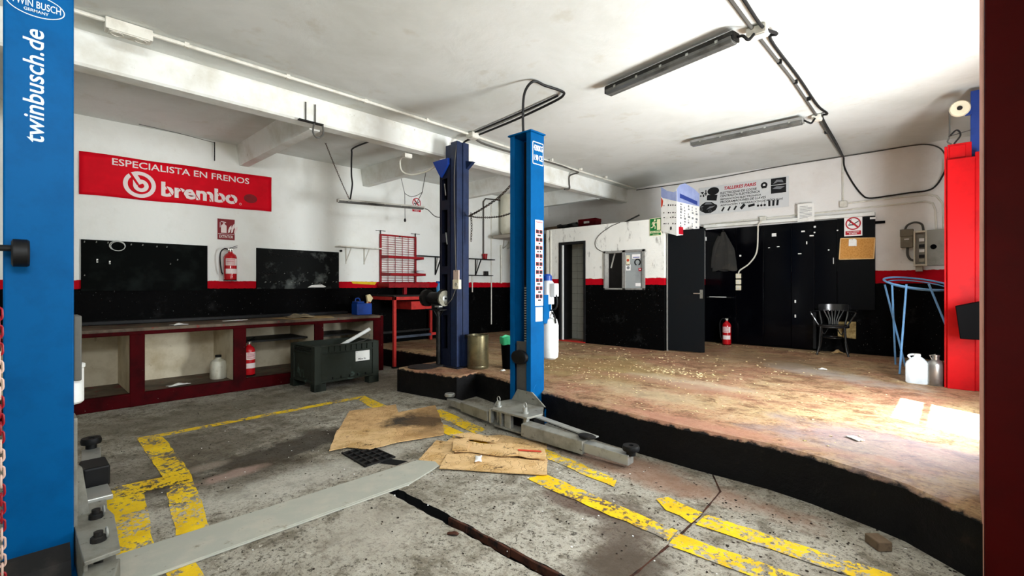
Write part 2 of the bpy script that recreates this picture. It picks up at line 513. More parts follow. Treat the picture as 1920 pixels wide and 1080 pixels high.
PAPER = M('white_paper', '#ecece8', 0.7, col2='#dddcd4', sc=10)
CARD = M('corrugated_cardboard', '#d6b381', 0.85, col2='#b8935c', sc=4, lo=0.45, hi=0.65, col3='#5a4022', sc3=11, lo3=0.60, hi3=0.70, b=0.2, bsc=40)
def stained_card():
    m, nt, bs = nodes('oil_soaked_cardboard')
    v = coords(nt)
    c = mix(nt, rng(nt, noise(nt, v, 4, 6, 0.7), 0.42, 0.66), lin('#cfa873'), lin('#a37d49'))
    warp = rng(nt, noise(nt, v, 5, 7, 0.7), 0.25, 0.75, -0.5, 0.5)
    c = mix(nt, mth(nt, 'MULTIPLY', stain(nt, v, -4.02, 2.86, 0.26, 0.36, -0.75, warp), 0.97), c, lin('#1e180d'))
    c = mix(nt, mth(nt, 'MULTIPLY', stain(nt, v, -3.9, 3.0, 0.55, 0.3, -0.6, warp), 0.6), c, lin('#6a4e2a'))
    nt.links.new(c, bs.inputs['Base Color'])
    bs.inputs['Roughness'].default_value = 0.8
    bump(nt, bs, noise(nt, v, 6, 6), 0.4, 0.02)
    return m
CARD_OIL = stained_card()
for m_ in (CARD, CARD_OIL):
    nt_ = m_.node_tree
    v_ = coords(nt_)
    vo = N(nt_, 'ShaderNodeTexVoronoi', feature='DISTANCE_TO_EDGE')
    vo.inputs['Scale'].default_value = 4.5
    vw = N(nt_, 'ShaderNodeVectorMath', operation='ADD')
    nn = N(nt_, 'ShaderNodeTexNoise')
    nn.inputs['Scale'].default_value = 6
    nt_.links.new(v_, nn.inputs['Vector'])
    nt_.links.new(v_, vw.inputs[0]); nt_.links.new(nn.outputs['Color'], vw.inputs[1])
    nt_.links.new(vw.outputs[0], vo.inputs['Vector'])
    bump(nt_, nt_.nodes['Principled BSDF'], rng(nt_, vo.outputs[0], 0.0, 0.05), 0.7, 0.008)
CORK = M('cork_board', '#c8924e', 0.85, col2='#b67f3d', sc=60, lo=0.45, hi=0.6)
WOOD = M('pale_wood_frame', '#d8b27c', 0.6, col2='#c29a62', sc=12)
WOODBLK = M('dirty_wood_block', '#6b5a47', 0.85, col2='#4c4034', sc=20, b=0.5, bsc=60)
BANNER = M('red_banner_vinyl', '#d60a20', 0.6, spec=0.08, col2='#c2091c', sc=3, lo=0.4, hi=0.7)
BANTXT = M('pale_print', '#e6d8d6', 0.6)
SIGNRED = M('sign_red', '#b01024', 0.5)
SIGNDKRED = M('sign_dark_red', '#7c0c18', 0.5)
SIGNGRN = M('sign_green', '#0f6b2e', 0.5)
SIGNCRM = M('luminous_cream', '#d9d6b0', 0.5)
SIGNWHT = M('sign_white', '#eeeceb', 0.5)
PRINTBK = M('black_print', '#141416', 0.6)
PRINTGY = M('grey_print', '#7d7f83', 0.6)
PRINTBL = M('blue_print', '#2a3f8c', 0.6)
LAV = M('lavender_print', '#8f9cc9', 0.6, col2='#a2add4', sc=4)
PRINTOR = M('orange_red_print', '#c8432c', 0.6)
BLUELET = M('pale_blue_lettering', '#bcd0dc', 0.5)
EXTRED = M('extinguisher_red', '#b3121b', 0.25, coat=0.4)
CHROME = M('brushed_metal', '#b8b6ad', 0.28, 0.9, col2='#8c8a80', sc=9)
DRUMM = M('tarnished_tin', '#8f8868', 0.3, 0.85, col2='#6d6650', sc=5, lo=0.45, hi=0.65, col3='#3c372b', sc3=9, lo3=0.66, hi3=0.74)
STAIN_STEEL = M('dull_stainless', '#9a9894', 0.32, 0.85, col2='#77746e', sc=6)
GREENPL = M('mint_green_bag', '#3fb37c', 0.45, col2='#2f9a68', sc=14)
BLUEPL = M('blue_plastic', '#123c8c', 0.4, col2='#0e2f70', sc=8)
LTBLUE = M('pale_blue_enamel', '#6fa4d8', 0.35, col2='#88b4de', sc=20)
SPRAYBL = M('light_blue_plastic', '#4a8cc0', 0.35)
BRISTLE = M('pale_bristle', '#cdbf94', 0.9)
CLOTH = M('grimy_cloth', '#8d8168', 0.9, col2='#6b5f4a', sc=8, b=0.5, bsc=60)
COATCL = M('dark_work_coat', '#2b2a28', 0.9, col2='#38352f', sc=7, b=0.4, bsc=40)
LGREY = M('light_grey_sheet', '#a3a9aa', 0.4, 0.2, col2='#8e9495', sc=3)
FRAMEG = M('grey_aluminium', '#a6a6a2', 0.4, 0.5, col2='#8b8b86', sc=14)
LENS = M('grimy_clear_plastic', '#6a6a66', 0.22, col2='#4c4c48', sc=9, trans=0.35, spec=0.6)
DARKMETAL = M('dark_lamp_metal', '#23221f', 0.4, 0.4, col2='#3a3833', sc=10)
CHAINM = M('dark_chain_steel', '#3a352e', 0.5, 0.6, col2='#5b3a24', sc=20)
CHAINRED = M('red_plastic_chain', '#8d1420', 0.35)
CHAINWHT = M('white_plastic_chain', '#cfae9f', 0.35)
CABLEBK = M('black_cable', '#141414', 0.5)
CABLEGY = M('grey_cable', '#4e4c48', 0.5)
CABLEWH = M('white_cable', '#d6d3c6', 0.5)
PIPEWH = M('white_pipe', '#d9d7cd', 0.5, col2='#bdb9ac', sc=6)
CHAIRBK = M('worn_black_lacquer', '#1a1a1b', 0.22, col2='#2c2b2a', sc=10, lo=0.5, hi=0.7, spec=0.7)
TILE = M('pale_glazed_tile', '#b9bcb2', 0.3, col2='#a6a89c', sc=6)
GROUT = M('tile_grout', '#77776f', 0.8)
OFFW = M('office_wall', '#a39c90', 0.8, col2='#8b8377', sc=3)
FLAKE = M('pale_paint_flakes', '#d9c79a', 0.8, col2='#b9a26a', sc=7)
DARKBIT = M('dark_litter', '#2b241d', 0.9, col2='#57483a', sc=12)
GLASSM = M('dusty_glass', '#c9d2d2', 0.08, trans=0.9)
HEATERM = M('cream_enamel', '#ddd9c8', 0.35, col2='#cfcab6', sc=4)
YELP = M('yellow_paint_patch', '#d8b41c', 0.6, col2='#b8961a', sc=9)

# ------------------------------------------------------------------ the room
HP = 0.309          # height of the raised floor
ZC = 3.5            # ceiling
def floor():
    b = MB()
    b.poly([(-8.1, -1.6, 0), (-2.82, -1.6, 0), (-2.82, 9.5, 0), (-8.1, 9.5, 0)])
    xs = [-2.82 + 3.67 * k / 80 for k in range(81)]
    lo = [(x, 1.758 + random.uniform(-.009, .006)) for x in xs]
    hi = [(x, 1.832 + random.uniform(-.006, .009)) for x in xs]
    b.poly([(-2.82, -1.6, 0), (0.85, -1.6, 0)] + [(x, y, 0) for (x, y) in lo[::-1]])
    b.poly([(0.85, 9.5, 0), (-2.82, 9.5, 0)] + [(x, y, 0) for (x, y) in hi])
    for e in (lo, hi):
        for k in range(80):
            b.poly([(e[k][0], e[k][1], 0), (e[k + 1][0], e[k + 1][1], 0), (e[k + 1][0], e[k + 1][1], -0.07), (e[k][0], e[k][1], -0.07)], 1)
    # the slot that was cut across the slab
    b.poly([(-2.82, 1.74, -0.06), (0.85, 1.74, -0.06), (0.85, 1.85, -0.06), (-2.82, 1.85, -0.06)], 1)
    b.poly([(-2.82, 1.755, 0), (-2.82, 1.83, 0), (-2.82, 1.83, -0.06), (-2.82, 1.755, -0.06)], 1)
    f = struct(b.build('floor', [CONC, VOID]))
    r = MB()
    for k in range(6):
        x = -2.15 + k * 0.17
        r.cbox((x, 1.824 + random.uniform(-.004, .004), -0.022), (0.168, 0.016, 0.045), (random.uniform(-.1, .1), random.uniform(-.06, .06), 0))
    r.build('slot_edging', RUST, f, bev=0.003)
    def mark(pts, ragged=0.006):
        P = []
        for i, p in enumerate(pts):
            q = pts[(i + 1) % len(pts)]
            n = max(1, int(math.dist(p, q) / 0.09))
            for k in range(n):
                t = k / n
                P.append((p[0] + (q[0] - p[0]) * t + random.uniform(-ragged, ragged), p[1] + (q[1] - p[1]) * t + random.uniform(-ragged, ragged), 0.0025))
        mark.z = getattr(mark, 'z', 0.002) + 0.0003
        MB().poly([(q[0], q[1], mark.z) for q in P]).build('floor_marking', YEL, f)
    mark([(-5.46, 0.80), (-5.36, 0.82), (-5.36, 2.92), (-5.47, 3.08)])
    mark([(-5.47, 3.08), (-5.30, 2.92), (-4.72, 2.80), (-4.72, 2.98)])
    mark([(-5.44, 0.80), (-5.33, 0.97), (-4.2, 0.93), (-4.2, 0.76)])
    mark([(-4.2, 0.76), (-4.2, 0.93), (-3.11, 0.79), (-3.17, 0.64)])
    mark([(-4.26, 0.44), (-4.2, 0.77), (-3.98, 0.79), (-4.02, 0.42)])
    mark([(-4.02, 0.42), (-4.0, 0.62), (-3.11, 0.53), (-3.16, 0.33)])
    mark([(-2.79, 0.52), (-2.79, 0.64), (-2.0, 0.66), (-2.0, 0.5)])
    mark([(-4.22, 3.16), (-4.22, 3.33), (-3.3, 3.16), (-3.3, 3.0)])
    mark([(-4.2, 2.90), (-4.2, 3.05), (-3.0, 2.9), (-3.0, 2.75)])
    mark([(-2.60, 2.98), (-2.60, 3.13), (-2.44, 3.12), (-1.77, 2.99), (-1.72, 2.86), (-2.3, 2.95)], 0.01)
    mark([(-2.25, 2.55), (-2.22, 2.72), (-1.16, 2.60), (-1.14, 2.47)], 0.01)
    mark([(-1.42, 2.88), (-1.38, 2.98), (-1.13, 2.90), (-1.12, 2.74), (-1.3, 2.80)], 0.012)
    mark([(-1.10, 2.74), (-1.11, 2.90), (0.05, 2.93), (0.05, 2.78)])
    mark([(-1.12, 2.42), (-1.14, 2.57), (-0.1, 2.62), (-0.1, 2.46)])
    j = MB()
    P = [(-1.40, 3.72), (-1.16, 3.3), (-1.13, 2.9), (-1.12, 2.5), (-1.13, 2.1), (-1.15, 1.84)]
    L, R = [], []
    for i in range(len(P) - 1):
        for k in range(8):
            t = k / 8
            x, y = P[i][0] + (P[i + 1][0] - P[i][0]) * t, P[i][1] + (P[i + 1][1] - P[i][1]) * t
            w = random.uniform(0.003, 0.009)
            L.append((x - w, y, 0.0035)); R.append((x + w, y, 0.0035))
    j.poly(L + R[::-1])
    j.build('floor_joint', RUST, f)
    return f
FLOOR = floor()

def platform():
    edge = [(0.6, 2.95), (0.1, 3.10), (-0.2, 3.35), (-0.34, 3.41), (-0.68, 3.52), (-0.94, 3.565), (-1.45, 3.56), (-1.9, 3.585), (-2.48, 3.64),
            (-3.0, 3.74), (-3.6, 3.88), (-4.40, 4.03), (-4.36, 3.67), (-4.9, 3.58), (-5.38, 3.51), (-5.42, 4.05), (-5.45, 4.56), (-6.2, 4.52), (-7.85, 4.46)]
    P = []
    for i in range(len(edge) - 1):
        a, b = edge[i], edge[i + 1]
        n = max(1, int(math.dist(a, b) / 0.07))
        for k in range(n):
            t = k / n
            P.append((a[0] + (b[0] - a[0]) * t, a[1] + (b[1] - a[1]) * t))
    P.append(edge[-1])
    top, mid, bot = [], [], []
    for (x, y) in P:
        j = random.uniform(-0.004, 0.004)
        top.append((x, y + 0.028 + j, HP))
        mid.append((x, y + j, HP - random.uniform(0.020, 0.028)))
        bot.append((x, y + 0.0, -0.02))
    n = len(P)
    b = MB()
    b.poly(top + [(-7.85, 9.25, HP), (0.6, 9.25, HP)])
    b.add(top + mid, [(i, i + 1, n + i + 1, n + i) for i in range(n - 1)])
    b.add(mid + bot, [(i, i + 1, n + i + 1, n + i) for i in range(n - 1)])
    return struct(b.build('floor_raised', PLAT, smooth=True, ang=50))
PLATFORM = platform()
# steel rim of a covered hatch on the corner block
b = MB()
b.lathe([(0.16, 0), (0.2, 0.004), (0.2, 0.012), (0.17, 0.012)], (-5.18, 3.78, HP), 28)
b.build('hatch_rim', IRON, PLATFORM, smooth=True)
MB().disc((-5.18, 3.78, HP + 0.006), 0.168, 'z').build('hatch_cover', VOID, PLATFORM)

def wall(name, m, boxes):
    b = MB()
    for q in boxes:
        b.box(*q)
    return struct(b.build(name, m))
wall('wall_left', WALL_L, [(-8.1, -1.6, -0.1, -7.85, 9.5, 3.7)])
WB = wall('wall_back', WALL_B, [(-8.1, 9.25, -0.1, 0.85, 9.5, 3.7)])
wall('wall_front', WHITE_PL, [(-8.1, -1.85, -0.1, 0.85, -1.6, 3.7)])
wall('wall_right', WALL_B, [(0.6, -1.6, -0.1, 0.85, -0.1, 3.7), (0.6, -0.1, 2.4, 0.85, 2.3, 3.7), (0.6, 2.3, -0.1, 0.85, 4.27, 3.7),
                              (0.6, 4.27, 2.77, 0.85, 5.35, 3.7), (0.6, 5.35, -0.1, 0.85, 9.5, 3.7)])
struct(MB().box(-8.1, -1.85, ZC, 0.85, 9.5, ZC + 0.2).build('ceiling', CEIL))
struct(MB().poly([(0.85, -12, 0.2), (14, -12, 0.2), (14, 20, 0.2), (0.85, 20, 0.2)]).build('ground_outside', M('street_paving', '#8f8a82', 0.8, col2='#7a756d', sc=2)))
struct(MB().box(0.86, -1.2, 2.45, 2.6, 2.9, 2.55).build('sun_blocker', WHITE_PL))  # unseen slab added to keep direct sun out of the bay beside the camera
# main ceiling beam and the ribs between it and the left wall
BEAM = struct(MB().prism([(-5.23, 3.55), (-5.23, 3.23), (-5.25, 3.21), (-5.41, 3.21), (-5.43, 3.23), (-5.43, 3.55)], -1.6, 9.25, 'y').build('ceiling_beam', WHITE_PL))
for k, y in enumerate((0.25, 2.42, 4.45, 6.5, 8.4)):
    struct(MB().prism([(y - 0.10, 3.52), (y - 0.05, 3.20), (y + 0.07, 3.20), (y + 0.10, 3.52)], -7.85, -5.43, 'x').build('ceiling_beam_rib', WHITE_PL))

# office front: partition with a doorway and a serving window
PY = 7.45
wall('wall_office', WALL_P, [(-6.03, PY, HP, -5.72, PY + 0.12, 2.52), (-5.72, PY, 2.245, -5.09, PY + 0.12, 2.52), (-5.09, PY, HP, -4.68, PY + 0.12, 2.52),
                             (-4.68, PY, 2.02, -3.866, PY + 0.12, 2.52), (-4.68, PY, HP, -3.866, PY + 0.12, 1.322), (-3.866, PY, HP, -3.53, PY + 0.12, 2.52)])
wall('wall_office_side', WALL_P, [(-3.65, PY + 0.12, 2.26, -3.53, 9.25, 2.52), (-3.65, 8.35, HP, -3.53, 9.25, 2.26), (-6.03, PY + 0.12, HP, -5.91, 9.25, 2.52)])
struct(MB().box(-7.6, PY + 0.02, 2.45, -3.53, 9.25, 2.52).build('ceiling_office', OFFW))
struct(MB().box(-5.9, 9.17, HP, -3.65, 9.245, 2.45).build('wall_office_back', OFFW))
# inner tiled wall seen through the doorway: each tile its own piece
TW = struct(MB().box(-5.73, 7.9, HP, -5.05, 7.95, 2.45).build('wall_tiled', GROUT))
tm = None
for iz in range(14):
    for ix in range(5):
        x, z = -5.725 + ix * 0.135, HP + 0.008 + iz * 0.152
        if tm is None:
            t0 = MB().box(0.003, -0.008, 0.003, 0.132, 0.001, 0.149).build('tile', TILE, TW, loc=(x, 7.9, z))
            tm = t0
        else:
            o = tm.copy(); o.location = (x, 7.9, z); o.parent = TW; COL.objects.link(o)
struct(MB().box(-5.05, PY + 0.12, HP, -4.99, 8.6, 2.45).build('wall_corridor', BLACKMATT))
struct(MB().box(-5.9, PY + 0.12, HP, -5.73, 8.6, 2.45).build('wall_corridor_left', BLACKMATT))
d = struct(MB().box(-5.72, PY - 0.012, HP, -5.675, PY + 0.13, 2.245).box(-5.135, PY - 0.012, HP, -5.09, PY + 0.13, 2.245).box(-5.675, PY - 0.012, 2.2, -5.135, PY + 0.13, 2.245).build('door_2_frame', BLACKMATT, bev=0.004))
MB().box(-5.665, PY + 0.02, HP + 0.02, -5.635, PY + 0.05, 2.19).build('white_edge_strip', WHITE, d)
struct(MB().box(-5.72, PY - 0.03, HP, -5.09, PY + 0.12, HP + 0.02).build('trim_threshold', TABLERED))

# serving window
def office_window():
    f = MB()
    x0, x1, z0, z1 = -4.68, -3.866, 1.322, 2.02
    for q in [(x0, z0, x0 + 0.035, z1), (x1 - 0.05, z0, x1, z1), (x0, z1 - 0.04, x1, z1), (x0, z0, x1, z0 + 0.03), (-4.30, z0, -4.235, z1)]:
        f.box(q[0], PY - 0.025, q[1], q[2], PY + 0.1, q[3])
    w = struct(f.build('window_1', FRAMEG, bev=0.003))
    MB().box(-4.235, PY + 0.0, z0 + 0.03, x1 - 0.05, PY + 0.02, z1 - 0.04).build('pane', LGREY, w)
    MB().box(-4.23, PY - 0.004, 1.75, -4.16, PY - 0.001, 1.93).build('sticker', CREAMPL, w)
    s = MB().box(-4.235, PY - 0.004, 1.66, -4.145, PY - 0.001, 1.765).build('sticker', SIGNWHT, w)
    MB().disc((-4.19, PY - 0.0055, 1.71), 0.028).build('sticker_mark', PRINTGY, s)
    MB().disc((-4.195, PY - 0.0055, 1.84), 0.025).build('sticker_mark', PRINTOR, w)
    s = MB().box(-4.115, PY - 0.004, 1.865, -3.96, PY - 0.001, 1.94).build('sticker', SIGNWHT, w)
    MB().box(-4.10, PY - 0.0055, 1.88, -3.97, PY - 0.005, 1.893).build('sticker_line', PRINTBL, s)
    MB().ring((-4.01, PY - 0.004, 1.80), 0.04, 0.062, a0=-1.2, a1=4.3).build('sticker', PRINTBK, w)
    s = MB().box(-3.99, PY - 0.004, 1.645, -3.935, PY - 0.001, 1.70).build('sticker', SIGNRED, w)
    MB().disc((-3.962, PY - 0.0055, 1.675), 0.012).build('sticker_mark', SIGNWHT, s)
    MB().box(-4.05, PY - 0.004, 1.385, -3.95, PY - 0.001, 1.44).build('sticker', SIGNWHT, w)
office_window()
o = MB().bar((-4.64, 7.62, 1.72), (-4.56, 7.62, 2.0), 0.02, 0.02).build('strip', WHITE)
tag(o, 'thin white strip leaning inside the left half of the serving window', 'strip')
o = MB().bar((-4.5, 7.9, 1.2), (-4.38, 8.1, 1.78), 0.12, 0.03).build('plank', WOODBLK)
tag(o, 'brown plank leaning inside the office behind the serving window', 'plank')

# open black door of the office
D = thing('door_1', 'dark grey steel door standing open beside the office corner', 'door', (-3.515, 7.52, HP), math.radians(6))
D['kind'] = 'structure'
MB().box(0, 0, 0.015, 0.60, 0.04, 2.0).build('door_leaf', DOORBLK, D, bev=0.003)
h = MB()
h.tube(curve([(0.56, -0.005, 0.96), (0.56, -0.05, 0.96), (0.54, -0.055, 0.96), (0.45, -0.055, 0.96)]), 0.009, 8)
h.build('door_handle', CHROME, D, smooth=True)
MB().box(0.535, -0.006, 0.88, 0.58, 0.001, 1.02).build('lock_plate', CHROME, D)
MB().box(0.0, -0.006, 0.0, 0.02, 0.045, 2.0).build('hinge_strip', FRAMEG, D)

# glossy black panelling of the back wall, white ledge above it
bx = [(-3.53, -2.96), (-2.955, -2.50), (-2.495, -2.06)]
for (a, c) in bx:
    struct(MB().box(a, 9.22, HP + 0.03, c, 9.25, 2.47).build('wall_panel', BLACKGLOSS, bev=0.003))
struct(MB().box(-2.05, 9.19, HP + 0.03, -1.715, 9.25, 2.465).build('wall_panel', BLACKGLOSS, bev=0.003))
struct(MB().box(-1.71, 9.19, 1.01, -1.40, 9.25, 2.47).build('wall_panel', BLACKGLOSS, bev=0.003))
struct(MB().box(-1.395, 9.19, 1.01, -0.905, 9.25, 2.475).build('wall_panel', BLACKGLOSS, bev=0.003))
o = MB().box(-1.72, 9.14, HP + 0.04, -1.68, 9.2, 0.95).build('baseboard_panel', BLACKMATT); struct(o)
struct(MB().prism([(-3.53, 2.505), (-0.905, 2.48), (-0.905, 2.535), (-3.53, 2.56)], 9.14, 9.25, 'y').build('trim_ledge', WHITE_PL, bev=0.006))
o = MB().box(-0.905, 9.2, 2.355, -0.785, 9.225, 2.395).build('bolt_latch', PLASTIC_BK, WB)
# little paint chips, stickers and screw heads on the panelling
for (x, z, w, h_) in [(-2.36, 2.26, 0.07, 0.055), (-2.42, 2.06, 0.03, 0.012), (-2.28, 2.07, 0.04, 0.012), (-1.72, 2.36, 0.03, 0.03), (-1.9, 2.3, 0.05, 0.025), (-1.78, 2.22, 0.06, 0.02), (-1.72, 2.27, 0.022, 0.022),
                      (-1.83, 2.09, 0.015, 0.05), (-1.95, 1.93, 0.05, 0.015), (-1.4, 2.28, 0.02, 0.02), (-1.52, 1.97, 0.02, 0.02), (-1.45, 1.75, 0.008, 0.1), (-2.0, 1.1, 0.02, 0.05), (-2.9, 1.93, 0.03, 0.03), (-2.0, 0.85, 0.02, 0.05), (-0.97, 2.43, 0.07, 0.03)]:
    MB().box(x, 9.18 if x > -2.06 else 9.212, z, x + w, 9.195 if x > -2.06 else 9.225, z + h_).build('paint_chip', PAPER, WB)

# ------------------------------------------------------------------ two-post lift in the foreground
def lift_arm(parent, name, a, bnd, w0, w1, h, padz=None, mats=(STEEL, RUBBER)):
    A, B = Vector(a), Vector(bnd)
    d = (B - A).normalized()
    mid = A + (B - A) * 0.62
    b = MB()
    b.bar(A, mid, w0, h)
    o = b.build(name, mats[0], parent, bev=0.006, world=True)
    MB().bar(mid - d * 0.05, B, w1, h * 0.72).build('arm_extension', LSTEEL, o, bev=0.005).location = -Vector(parent.location)
    if padz:
        p = MB()
        p.lathe([(0.035, 0), (0.035, padz * 0.5), (0.062, padz * 0.5), (0.066, padz * 0.75), (0.06, padz), (0.02, padz), (0.02, padz * 0.8)], (B.x, B.y, B.z + h * 0.3), 22)
        p.build('lifting_pad', RUBBER, o, smooth=True).location = -Vector(parent.location)
    return o

def c_column(x0, x1, yf, yb, z1, lip, s):
    """C section standing open towards yf."""
    t = 0.014 * s
    return MB().prism([(x0, yf), (x0 + lip, yf), (x0 + lip, yf + t), (x0 + 0.014, yf + t), (x0 + 0.014, yb - t), (x1 - 0.014, yb - t), (x1 - 0.014, yf + t),
                       (x1 - lip, yf + t), (x1 - lip, yf), (x1, yf), (x1, yb), (x0, yb)], 0.012, z1, 'z')
# post by the platform
L1 = thing('lift_post', 'bright blue lift post with warning strip, standing in the middle beside the cardboard', 'car lift', (-3.265, 3.705, 0))
c_column(-3.41, -3.12, 3.60, 3.81, 2.955, 0.062, 1).build('column', BLUE, L1, bev=0.004, world=True)
MB().box(-3.43, 3.585, 2.955, -3.105, 3.82, 2.972).build('top_plate', BLUE, L1, bev=0.004, world=True)
MB().box(-3.50, 3.56, 0, -3.03, 3.86, 0.014).build('base_plate', BLUE, L1, world=True)
for x in (-3.47, -3.06):
    MB().prism([(3.70, 0.014), (3.84, 0.014), (3.80, 0.2), (3.78, 0.2)], x, x + 0.014, 'x').build('gusset', BLUE, L1, world=True)
MB().prism([(-3.12, 0.014), (-3.03, 0.014), (-3.12, 0.22)], 3.79, 3.805, 'y').build('gusset', BLUE, L1, world=True)
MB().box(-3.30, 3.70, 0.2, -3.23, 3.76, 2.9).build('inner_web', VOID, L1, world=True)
lad = MB().box(-3.262, 3.655, 0.80, -3.205, 3.665, 1.40).build('locking_rack', IRON, L1, world=True)
for k in range(22):
    MB().box(-3.25, 3.648, 0.82 + k * 0.026, -3.225, 3.657, 0.832 + k * 0.026).build('tooth', LSTEEL, lad).location = -Vector(L1.location)
MB().box(-3.335, 3.622, 0.16, -3.185, 3.634, 0.82).build('carriage_cover', M('dull_grey_sheet', '#4b4945', 0.5, col2='#3c3a36', sc=6), L1, world=True)
MB().lathe([(0.08, -0.03), (0.1, -0.02), (0.1, 0.02), (0.09, 0.03)], (-3.25, 3.575, 0.665), 28, axis='y', sy=0.72).build('door_bumper', RUBBER, L1, smooth=True, world=True)
c = MB()
c.prism([(-3.44, 3.42), (-3.27, 3.20), (-2.82, 3.20), (-2.80, 3.40), (-2.97, 3.62), (-3.40, 3.62)], 0.185, 0.205, 'z')
c.prism([(-3.42, 3.42), (-3.26, 3.22), (-2.84, 3.22), (-2.82, 3.40), (-2.98, 3.60), (-3.38, 3.60)], 0.03, 0.05, 'z')
c.box(-3.13, 3.225, 0.05, -3.06, 3.24, 0.185)
c.box(-3.40, 3.585, 0.05, -2.98, 3.60, 0.185)
c.build('carriage', STEEL, L1, bev=0.004, world=True)
MB().box(-3.36, 3.34, 0.052, -2.86, 3.5, 0.183).build('carriage_shade', VOID, L1, world=True)  # solid black block stands in for the shade inside the carriage
for (x, y) in ((-3.28, 3.30), (-2.93, 3.30)):
    p = MB().cyl((x, y, 0.03), (x, y, 0.26), 0.022, n=14)
    p.lathe([(0.034, 0.205), (0.034, 0.22)], (x, y, 0), 14)
    p.build('pivot_pin', LSTEEL, L1, smooth=True, world=True)
    MB().tube([(x + 0.02 * math.cos(a), y + 0.0, 0.28 + 0.025 * math.sin(a)) for a in [k * PI / 5 for k in range(10)]], 0.005, 6, True).build('pin_ring', LSTEEL, L1, smooth=True, world=True)
for x in (-3.345, -3.2, -3.08, -2.88):
    MB().box(x, 3.228, 0.05, x + 0.03, 3.27, 0.185).build('arm_lock', LSTEEL, L1, bev=0.003, world=True)
MB().prism([(-3.38, 0.205), (-2.93, 0.205), (-3.10, 0.325), (-3.30, 0.325)], 3.592, 3.606, 'y').build('carriage_flange', STEEL, L1, world=True)
lift_arm(L1, 'arm', (-2.85, 3.215, 0.10), (-1.80, 3.24, 0.075), 0.13, 0.09, 0.11, 0.075)
MB().bar((-2.95, 3.36, 0.19), (-2.15, 3.30, 0.15), 0.07, 0.012).build('arm_strap', LSTEEL, L1, bev=0.002, world=True)
MB().lathe([(0.05, 0), (0.055, 0.012), (0.045, 0.02)], (-2.20, 3.24, 0.155), 18, sx=1.5).build('grease_pad', IRON, L1, smooth=True, world=True)
lift_arm(L1, 'arm', (-3.37, 3.29, 0.10), (-4.24, 3.47, 0.07), 0.10, 0.08, 0.10)
MB().lathe([(0.05, 0), (0.06, 0.01), (0.06, 0.03), (0.05, 0.04)], (-4.24, 3.47, 0.12), 20).build('lifting_pad', LSTEEL, L1, smooth=True, world=True)
# stickers on the +X face (frame that looks along -X)
LBL = bpy.data.objects.new('label_panel', None); COL.objects.link(LBL); LBL.parent = L1
LBL.location = (-3.1185 + 3.265, 3.61 - 3.705, 0); LBL.rotation_euler = (0, 0, PI / 2)
fr = MB()
for q in [(0.015, 2.635, 0.185, 2.643), (0.015, 2.857, 0.185, 2.865), (0.015, 2.635, 0.022, 2.865), (0.178, 2.635, 0.185, 2.865)]:
    fr.box(q[0], -0.0015, q[1], q[2], 0, q[3])
fr.build('capacity_frame', SIGNWHT, LBL)
text('4200KG', 0.032, 2.775, 0.14, 0.06, -0.0015, SIGNWHT, LBL, bold=0.02)
text('i 90 CE', 0.036, 2.675, 0.132, 0.06, -0.0015, SIGNWHT, LBL, bold=0.03)
ws = MB()
ws.box(0.055, -0.001, 1.19, 0.18, 0, 2.07)
ws.box(0.062, -0.0012, 1.03, 0.172, 0, 1.175)
ws.build('warning_strip', SIGNWHT, LBL)
rr, rb = MB(), MB()
rr.box(0.065, -0.0022, 2.045, 0.17, -0.0012, 2.053)
for k in range(9):
    z = 1.93 - k * 0.083
    for x in (0.064, 0.12):
        rr.box(x, -0.0022, z, x + 0.05, -0.0013, z + 0.042)
        rb.box(x + 0.004, -0.0032, z + 0.006, x + 0.046, -0.0023, z + 0.036)
    for q in range(2):
        x = random.uniform(0.065, 0.14)
        rb.box(x, -0.0032, z - 0.026, x + random.uniform(.015, .03), -0.0013, z - 0.01)
rr.build('warning_borders', SIGNRED, LBL, kind='stuff')
rb.build('warning_pictograms', PRINTBK, LBL, kind='stuff')
# hydraulic power unit behind the post
pu = MB()
pu.lathe([(0.065, 0.62), (0.085, 0.64), (0.09, 0.70), (0.09, 0.98), (0.075, 1.04), (0.04, 1.06)], (-3.155, 3.94, 0), 24, sx=1.15)
pu = pu.build('oil_tank', WHITE, L1, smooth=True, world=True)
MB().lathe([(0.06, 1.06), (0.06, 1.12), (0.045, 1.14), (0.045, 1.2), (0.07, 1.2), (0.07, 1.42), (0.05, 1.45)], (-3.17, 3.93, 0), 20).build('pump_motor', M('pump_grey', '#c4c6c6', 0.35, 0.3), L1, smooth=True, world=True)
MB().lathe([(0.05, 1.45), (0.05, 1.50), (0.03, 1.52)], (-3.175, 3.93, 0), 18).build('motor_cap', BLUEPL, L1, smooth=True, world=True)
MB().box(-3.13, 3.90, 1.28, -3.05, 3.97, 1.42).build('capacitor_box', WHITE, L1, bev=0.006, world=True)
MB().tube(curve([(-3.08, 3.93, 1.34), (-3.03, 3.92, 1.25), (-3.05, 3.92, 1.16), (-3.14, 3.92, 1.13)]), 0.008, 8).build('hose', CABLEBK, L1, smooth=True, world=True)
MB().tube(curve([(-3.12, 3.93, 1.12), (-3.07, 3.92, 1.08), (-3.05, 3.92, 1.0)]), 0.009, 8).build('release_lever', IRON, L1, smooth=True, world=True)
MB().box(-3.25, 3.80, 1.0, -3.12, 3.93, 1.3).build('pump_bracket', BLUE, L1, world=True)
# embossed mark low on the post
MB().ring((0.095, -0.001, 0.33), 0.056, 0.062, a0=PI * 0.62, a1=PI * 1.42).build('embossed_mark', M('mid_blue_print', '#0a5d94', 0.4), LBL)

